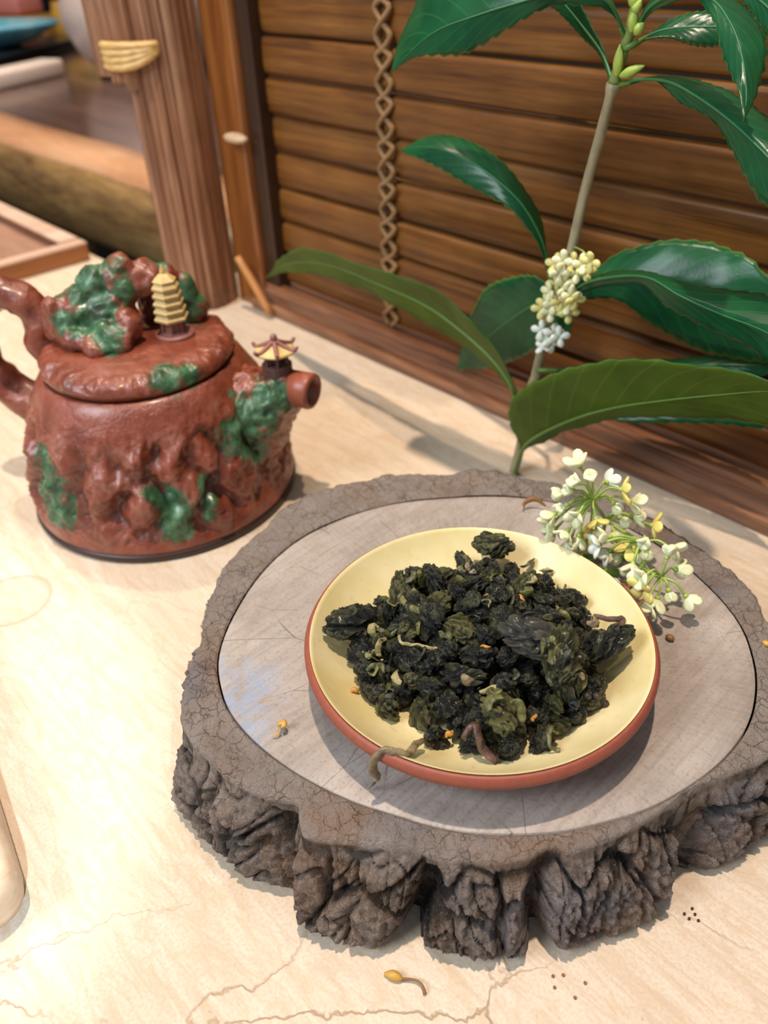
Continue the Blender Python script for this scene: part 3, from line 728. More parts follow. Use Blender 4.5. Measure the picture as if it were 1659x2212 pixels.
# spout, lip and the little pavilion on it
add_rock('spout', [(.044, 0, .046, .018, .024, .027), (.053, -.002, .044, .017, .022, .026), (.059, -.003, .048, .016, .020, .023), (.065, -.001, .054, .0135, .0165, .0185), (.073, 0, .0610, .0115, .0130, .0135), (.078, 0, .0650, .0085, .0098, .0098), (.056, 0, .063, .014, .014, .011), (.057, -.006, .034, .012, .014, .014)], .0011, .0024, 90, 9.0, tp)
ax = (te-tn*.25-Vector((0, 0, .04))).normalized()
M_ = Matrix.Translation(TP(.0795, 0, .0655)) @ ax.to_track_quat('Z', 'Y').to_matrix().to_4x4()
q = G().lathe([(.0088, 0), (.0090, .006), (.0093, .0105), (.0087, .0120), (.0072, .0123), (.0060, .0112), (.0052, .006), (0.0001, .004)], (0, 0, 0), 40); q.v = [M_ @ x for x in q.v]
q.put('spout_lip', m_plainclay, tp)
q = G().lathe([(.0055, .0066), (.0001, .0065)], (0, 0, 0), 24, None, 0.0, False); q.v = [M_ @ x for x in q.v]; q.put('spout_hole_shade', plain('hollow_shade', (.012, .004, .003), .8), tp)  # near-black disc, the shade inside the spout put into its colour
cV = TP(.0725, .001, .0765)
def pav(q): q.v = [cV+(x-cV)*.86 for x in q.v]; return q
q = G(); q.lathe([(.0088, -.004), (.0088, .0012), (.0078, .0018)], cV, 24)
q.lathe([(.0034, .0012), (.0034, .0095)], cV, 6, None, .5)
for k in range(6):
    a = .5+k*pi/3; b = cV+Vector((cos(a)*.0066, sin(a)*.0066, .001)); q.tube([b, b+Vector((0, 0, .0088))], .0011, 6)
pv = pav(q).put('pavilion', plain('dark_pavilion_clay', (.10, .045, .038), .4), tp, False)
q = G(); nR = 6; zc = .0092
def roofp(a, r_): return cV+Vector((cos(a)*r_, sin(a)*r_, zc+.0065*max(0, 1-r_/.0125)**1.2+.0016*(r_/.0125)**3))
N_ = 48
for i in range(7):
    r_ = .0122*i/6+.0003
    for k in range(N_):
        a = .5+2*pi*k/N_; m_ = 1-.13*abs(sin(3*(a-.5))); q.v.append(roofp(a, r_*m_)-Vector((0, 0, .0008*abs(sin(3*(a-.5)))*i/6)))
for i in range(6):
    for k in range(N_): q.f.append((i*N_+k, i*N_+(k+1) % N_, (i+1)*N_+(k+1) % N_, (i+1)*N_+k))
for k in range(N_): q.v.append(q.v[6*N_+k]-Vector((0, 0, .0012)))
for k in range(N_): q.f.append((6*N_+k, 6*N_+(k+1) % N_, 7*N_+(k+1) % N_, 7*N_+k))
q.f.append(tuple(7*N_+k for k in range(N_)))
pav(q).put('pavilion_roof', m_ochre, pv)
q = G()
for k in range(6):
    a = .5+k*pi/3; q.tube([roofp(a, .0006), roofp(a, .006)+Vector((0, 0, .0003)), roofp(a, .0115), roofp(a, .0140)+Vector((0, 0, .0016))], [.0016, .0014, .0013, .0010], 7, True, 3)
q.ico(roofp(0, 0)+Vector((0, 0, .0016)), (.0021, .0021, .0026), 2)
pav(q).put('roof_ridge', m_browntrim, pv)
# branch-shaped handle
hp = [(-.042, 0, .074), (-.049, 0, .086), (-.0505, 0, .098), (-.0575, 0, .1065), (-.068, 0, .1085), (-.080, 0, .1015), (-.0885, 0, .086), (-.0885, 0, .069), (-.0815, 0, .0555), (-.071, 0, .0475), (-.058, 0, .043)]
hr = [.0105, .0102, .0088, .0085, .0082, .0076, .0074, .0078, .0088, .0096, .0110]
g = G().tube([TP(*p) for p in hp], hr, 28, True, 9, 1.12)
V = []; cav = []
cen = resample([TP(*p) for p in hp], 9)
for i, v_ in enumerate(g.v):
    c_ = cen[min(i//28, len(cen)-1)]; n_ = (v_-c_).normalized(); d_ = .0026*(ridge(v_*75+Vector((4, 4, 4)), 2)-.45)+.0016*noise.noise(v_*120)
    V.append(v_+n_*d_); cav.append(max(0, min(1, .5+d_/.004)))
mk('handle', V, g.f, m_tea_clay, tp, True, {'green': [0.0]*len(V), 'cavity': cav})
# ------------------------------------------------------------------ rolled tea heaped on the saucer
def tea_mat(name, dark, mid, light, edge, rough):
    t = NT(name); vv = t.co(); rg = t.attr('ridge'); rd = t.rnd()
    n1 = t.noise(t.vmath('ADD', vv, t.n('CombineXYZ', {0: t.math('MULTIPLY', rd, 3.0), 1: rd, 2: rd}).outputs[0]), 240, 3, .6)
    n2 = t.noise(vv, 1300, 3, .65)
    base = t.mix(t.ramp(rd, [(.0, 0.0), (1, 1.0)]), dark, mid)
    c = t.mix(t.ramp(n1, [(.42, 0.0), (.66, .8)]), base, light)
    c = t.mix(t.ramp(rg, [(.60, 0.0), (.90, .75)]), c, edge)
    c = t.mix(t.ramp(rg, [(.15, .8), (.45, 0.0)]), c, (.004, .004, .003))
    return t.done(c, t.math('MULTIPLY_ADD', n2, .35, rough), t.bump(t.math('ADD', n2, t.math('MULTIPLY', n1, .6)), .8, .0007), Specular_IOR_Level=.6, Coat_Weight=.22, Coat_Roughness=.22)
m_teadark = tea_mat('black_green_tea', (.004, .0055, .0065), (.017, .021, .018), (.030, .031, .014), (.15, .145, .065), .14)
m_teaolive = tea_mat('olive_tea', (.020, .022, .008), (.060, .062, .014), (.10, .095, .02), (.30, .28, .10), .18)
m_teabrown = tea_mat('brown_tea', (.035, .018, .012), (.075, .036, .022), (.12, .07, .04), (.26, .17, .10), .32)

def nugget(seed, sub=5):
    """a crumpled, rolled leaf: several folded lobes with pinched ridges"""
    rs = random.Random(seed); bm = bmesh.new(); bmesh.ops.create_icosphere(bm, subdivisions=sub, radius=1); bm.verts.index_update()
    off = Vector((rs.uniform(0, 50), rs.uniform(0, 50), rs.uniform(0, 50)))
    s = Vector((rs.uniform(1.05, 1.5), rs.uniform(.8, 1.05), rs.uniform(.68, .9))); bend = rs.uniform(-.5, .5); tw = rs.uniform(-1, 1)
    cr_ = [(Vector((rs.gauss(0, 1), rs.gauss(0, 1), rs.gauss(0, 1))).normalized(), rs.uniform(.22, .5), rs.uniform(-.3, .3)) for _ in range(4)]
    V, R = [], []
    for v in bm.verts:
        n = v.co.normalized()
        q = n*1.25+off; q = q+.55*noise.noise_vector(q*1.1)
        a = noise.noise(q); fold_ = 1-abs(noise.noise(n*2.2+off+.8*noise.noise_vector(n*1.7+off)))*2.4
        fine = 1-abs(noise.noise(n*5.0+off*1.3+.5*noise.noise_vector(n*4+off)))*2.2
        wr = 1-abs(noise.noise(n*13+off+.6*noise.noise_vector(n*7+off)))*2.2
        d = 1+.27*a+.020*wr+.20*max(-.6, fold_)+.062*fine
        for ax, wd, of_ in cr_:
            x = (n.dot(ax)-of_+.14*noise.noise(n*3+off))/(wd*.30); d -= .22*exp(-x*x)
        rg = .40+.26*fold_+.18*fine+.16*wr
        for ax, wd, of_ in cr_:
            x = (n.dot(ax)-of_+.14*noise.noise(n*3+off))/(wd*.30); rg -= .5*exp(-x*x)
        p = Vector((n.x*s.x, n.y*s.y, n.z*s.z))*d
        p.z += bend*(p.x*p.x-.4)*.5; an = tw*p.x*.6
        p = Vector((p.x, p.y*cos(an)-p.z*sin(an), p.y*sin(an)+p.z*cos(an)))
        V.append(p); R.append(max(0, min(1, rg)))
    F = [tuple(v.index for v in f.verts) for f in bm.faces]; bm.free()
    m_ = max(p.length for p in V); c = sum(V, Vector())/len(V)
    ext = sum((p-c).length for p in V)/len(V)
    return mesh('tea_leaf', [(p-c)/ext for p in V], F, True, {'ridge': R})
NUG = {}
for kind, m_, seeds in (('dark', m_teadark, range(12)), ('olive', m_teaolive, range(20, 27))):
    NUG[kind] = []
    for s_ in seeds:
        me = nugget(s_); me.materials.append(m_); NUG[kind].append(me)
rs = random.Random(11); HEAP = []; HC = PC+Vector((-.0005, .0025, 0))
def surf(x, y):
    p = Vector((x, y, 0))-PC; return PC.z+inner_z(min(hypot(p.x, p.y), .0555))
def rest(x, y, r):
    """height at which a ball of radius r comes to rest over (x, y)"""
    z = max(surf(x+dx*r*.6, y+dy*r*.6) for dx, dy in ((0, 0), (1, 0), (-1, 0), (0, 1), (0, -1)))+r*.86
    for bx, by, bz, br in HEAP:
        d2 = (x-bx)**2+(y-by)**2; q = (r+br)*.90
        if d2 < q*q: z = max(z, bz+math.sqrt(q*q-d2))
    return z
LABD = 'blackish-green rolled tea leaf nugget in the heap on the yellow saucer'
LABO = 'olive-green rolled tea leaf nugget in the heap on the yellow saucer'
def drop(x, y, r, kind, lab, grp, me=None, name='tea_leaf', z=None):
    z = rest(x, y, r) if z is None else z
    HEAP.append((x, y, z, r))
    o = link(name, me or rs.choice(NUG[kind])); o.location = (x, y, z)
    o.rotation_euler = (rs.uniform(0, 6.3), rs.uniform(0, 6.3), rs.uniform(0, 6.3))
    k = r*rs.uniform(.94, 1.06); o.scale = (k, k*rs.uniform(.9, 1.05), k*rs.uniform(.85, 1.0))
    return tag(o, lab, 'tea leaf', grp)
n_ = 0; tries = 0
while n_ < 175 and tries < 9000:
    tries += 1
    r = rs.choice((.0033, .0038, .0042, .0046, .0049, .0052, .0056, .0060))
    best = None
    for _ in range(7):
        a = rs.uniform(0, 2*pi); q = 0.0475*math.sqrt(rs.random()); x, y = HC.x+q*cos(a), HC.y+q*sin(a)
        z = rest(x, y, r)
        # keep under the heap's outline, a little uneven
        lim = PC.z+.006+.0215*(1-(q/.0495)**2)+.003*noise.noise(Vector((x*70, y*70, 1)))
        if z+r*.5 < lim and (best is None or z < best[2]): best = (x, y, z)
    if best is None: continue
    olive = rs.random() < .36
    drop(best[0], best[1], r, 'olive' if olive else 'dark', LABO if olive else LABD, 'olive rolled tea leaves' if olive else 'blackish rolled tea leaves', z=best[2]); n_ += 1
# say of each where in the heap it lies
for o in [o for o in COL.objects if o.name.startswith('tea_leaf')]:
    x, y = o.location.x-HC.x, o.location.y-HC.y; a = math.degrees(atan2(y, x)); q = hypot(x, y)
    side = min(((137.5, 'far'), (92.5, 'far right'), (47.5, 'right'), (2.5, 'near right'), (-42.5, 'near'), (-87.5, 'near left'), (-132.5, 'left'), (-177.5, 'far left')), key=lambda t: abs((a-t[0]+180) % 360-180))[1]
    zone = ('right on top of the heap' if q < .006 else 'on the %s side of the crown of the heap' % side) if q < .016 else ('halfway up the %s slope of the heap' if q < .032 else 'at the %s foot of the heap') % side
    size = 'large' if o.scale.x > .0041 else ('middling' if o.scale.x > .0033 else 'small')
    colr = 'olive-green' if 'olive' in o['group'] else 'blackish-green'
    o['label'] = '%s %s rolled tea leaf %s' % (size, colr, zone); o['group'] = '%s rolled tea leaves %s' % (colr, zone)

# ones that stand out
def big(pos, r, seed, m_, lab, name='tea_leaf', sub=5):
    me = nugget(seed, sub); me.materials.append(m_); o = link(name, me); x, y = pos
    z = rest(x, y, r); HEAP.append((x, y, z, r)); o.location = (x, y, z); o.scale = (r, r*.95, r*.85); o.rotation_euler = (.3, .2, seed)
    return tag(o, lab, 'tea leaf')
def strip(name, pts, rad, m_, lab, cat, sq=.6, parent=None):
    if isinstance(rad, list) and len(rad) != len(pts): rad = [sample(rad, i/(len(pts)-1)) for i in range(len(pts))]
    g = G().tube(pts, rad, 10, True, 4, sq)
    g.v = [v+.0005*noise.noise_vector(v*420) for v in g.v]
    R_ = [max(0, min(1, .5+.5*noise.noise(v*500))) for v in g.v]
    o = g.put(name, m_, parent, True, None if parent else Vector(pts[0]), {'ridge': R_})
    return tag(o, lab, cat) if lab else o
big((-.0915, .1435), .0068, 101, tea_mat('grey_tea', (.045, .046, .042), (.060, .060, .052), (.085, .08, .06), (.20, .18, .11), .36), 'largest grey-black tea nugget on top of the heap, right of its middle')
big((-.1465, .1160), .0066, 102, m_teadark, 'big dark tea nugget at the left edge of the heap, nearest the saucer rim')
big((-.0850, .1200), .0058, 103, tea_mat('bright_olive_tea', (.10, .105, .02), (.13, .13, .025), (.20, .18, .05), (.36, .34, .12), .4), 'bright yellow-green crumpled tea nugget at the front of the heap')
big((-.1355, .1790), .0058, 104, m_teaolive, 'olive tea nugget topping the back edge of the heap')
big((-.0785, .1665), .0064, 105, m_teadark, 'large black tea nugget at the right edge of the heap')
big((-.0800, .1420), .0062, 106, m_teaolive, 'olive wrinkled tea nugget in the right half of the heap')
def lay(pts, up=.0012):
    """let a strip lie on whatever is under it"""
    pts = resample(pts, 2)
    zs = [max(z, rest(x, y, .0006)+up) if hypot(x-PC.x, y-PC.y) < .050 else z for x, y, z in pts]
    for _ in range(3): zs = [(zs[max(i-1, 0)]+zs[i]*2+zs[min(i+1, len(zs)-1)])/4 for i in range(len(zs))]
    return [(p[0], p[1], z) for p, z in zip(pts, zs)]
m_tan = tea_mat('tan_stem', (.17, .12, .055), (.22, .16, .08), (.30, .22, .11), (.42, .33, .18), .4)
m_pale = tea_mat('pale_tea', (.26, .22, .08), (.32, .27, .10), (.40, .33, .14), (.52, .45, .22), .4)
strip('tea_twig', [(-0.0985, 0.1015, 0.0590), (-0.0970, 0.0975, 0.0625), (-0.0952, 0.0925, 0.0650), (-0.0975, 0.0900, 0.0662), (-0.1003, 0.0880, 0.0660), (-0.1012, 0.0853, 0.0635), (-0.1014, 0.0846, 0.0595), (-0.1011, 0.0860, 0.0550), (-0.1026, 0.0860, 0.0510), (-0.1041, 0.0851, 0.0466)], [.0014, .0017, .0016, .0017, .0015, .0015, .0013, .0010, .0007, .0004], m_tan, 'twisted tan tea stem hanging over the near rim of the saucer', 'tea stem')
m_redst = tea_mat('red_brown_stem', (.075, .030, .022), (.10, .045, .034), (.14, .075, .05), (.25, .15, .11), .3)
strip('tea_twig', lay([(-0.0887, 0.1086, 0.063), (-0.0888, 0.1131, 0.0655), (-0.0868, 0.1128, 0.065), (-0.0841, 0.1117, 0.060), (-0.0799, 0.1136, 0.054)]), [.0012, .0016, .0016, .0015, .0021], m_redst, 'bent reddish-brown tea stem at the front of the heap', 'tea stem')
strip('tea_twig', lay([(-0.0904, 0.1774, 0.062), (-0.0858, 0.1802, 0.062), (-0.0832, 0.1837, 0.0605), (-0.0815, 0.18, 0.059), (-0.079, 0.1799, 0.057)]), [.0008, .0009, .0011, .0012, .0008], m_redst, 'thin brown tea stem arching at the right back of the heap', 'tea stem')
strip('tea_thread', lay([(-0.1272, 0.121, 0.066), (-0.1236, 0.119, 0.066), (-0.1201, 0.1229, 0.0665), (-0.1153, 0.1263, 0.066)], .0016), [.0006, .0005, .0005, .0006], m_pale, 'pale straw-coloured fibre lying across the left of the heap', 'tea fibre')
strip('tea_curl', lay([(-0.1412, 0.1348, 0.063), (-0.1346, 0.1322, 0.064), (-0.1303, 0.1334, 0.064), (-0.1287, 0.1362, 0.063)]), [.0010, .0013, .0012, .0008], tea_mat('yellow_olive_tea', (.13, .13, .03), (.17, .165, .04), (.22, .2, .06), (.34, .31, .11), .36), 'yellow-olive curled tea strip on the left shoulder of the heap', 'tea strip')
strip('tea_curl', lay([(-0.0741, 0.1308, 0.060), (-0.0728, 0.1283, 0.056), (-0.0708, 0.1267, 0.0535), (-0.068, 0.1281, 0.0525)]), [.0014, .0011, .0010, .0011], m_teaolive, 'dark olive tea curl on the yellow clay at the near right of the heap', 'tea strip')
strip('tea_curl', [(-0.1643, 0.1524, 0.0525), (-0.1625, 0.1539, 0.0545), (-0.1607, 0.1548, 0.0555), (-0.1604, 0.1564, 0.0575)], [.0012, .0017, .0014, .0010], m_teaolive, 'upturned olive tea curl on the yellow clay behind the left of the heap', 'tea strip')
strip('tea_curl', lay([(-.1005, .1450, .06), (-.0960, .1475, .06), (-.0905, .1505, .06)], .0022), [.0009, .0018, .0009], m_pale, 'pale yellow-tan tea strip on the big grey nugget', 'tea strip')
for i, (x, y) in enumerate(((-.0732, .1487), (-.0711, .1507), (-.0693, .1531))):
    tag(G().ico((0, 0, 0), (.0016, .0014, .0012), 2).put('red_tea_bit', m_redst, None, True), 'small dark red tea bit in the right part of the heap', 'tea bit', 'dark red tea bits').location = (x, y, rest(x, y, .0012))
m_amb = plain('amber_bit', (.50, .24, .05), .5, .2)
for i, (x, y) in enumerate(((-.1485, .1110), (-.1285, .1020), (-.1329, .1406), (-.1020, .1340), (-.0790, .1290), (-.1150, .1500), (-.0950, .1100), (-.1080, .1600))):
    z_ = rest(x, y, .0009); HEAP.append((x, y, z_, .0009))
    o = G().tube([(-.0014, 0, 0), (-.0003, .0005, .0004), (.0008, -.0002, .0002), (.0016, .0004, .0006)], [.0004, .0009, .0008, .0003], 7, True, 4, .6).put('amber_petal', m_amb, None); o.location = (x, y, z_); o.rotation_euler = (0, 0, i*1.3)
    tag(o, 'tiny amber dried petal scrap among the tea', 'dried petal', 'amber scraps in the tea')
# loose curled strips all over the heap
m_strip_tea = [m_teaolive, m_pale, m_tan, m_teadark, tea_mat('yellow_green_curl', (.10, .105, .02), (.15, .15, .035), (.2, .19, .06), (.33, .31, .12), .3)]
for i in range(64):
    a = rs.uniform(0, 2*pi); q = .044*math.sqrt(rs.random()); x, y = HC.x+q*cos(a), HC.y+q*sin(a); h0 = rs.uniform(0, 6.3); L = rs.uniform(.0035, .0075); pts = []; cv = rs.uniform(-2.4, 2.4)
    for k in range(5):
        s_ = (k/4-.5)*L; h_ = h0+cv*(k/4-.5); pts.append((x+cos(h_)*s_, y+sin(h_)*s_, 0))
    zs = [rest(px, py, .0005) for px, py, _ in pts]; zm = sum(sorted(zs)[2:])/3
    pts = [(px, py, .30*z_+.70*zm+.0006+.0014*rs.random()) for (px, py, _), z_ in zip(pts, zs)]
    k_ = rs.choice((0, 0, 0, 0, 1, 2, 3, 3, 4, 4)); w_ = rs.uniform(.0008, .0015); side = min(((137.5, 'far'), (47.5, 'right'), (-42.5, 'near'), (-132.5, 'left')), key=lambda t: abs((math.degrees(a)-t[0]+180) % 360-180))[1]
    cn = ('olive', 'pale straw', 'tan', 'blackish', 'yellow-green')[k_]
    o = strip('tea_curl', pts, [w_*.5, w_, w_*1.1, w_*.9, w_*.4], m_strip_tea[k_], 'thin %s curled tea strip on the %s side of the heap' % (cn, side), 'tea strip', rs.uniform(.25, .5)); o['group'] = '%s tea strips on the %s side' % (cn, side)
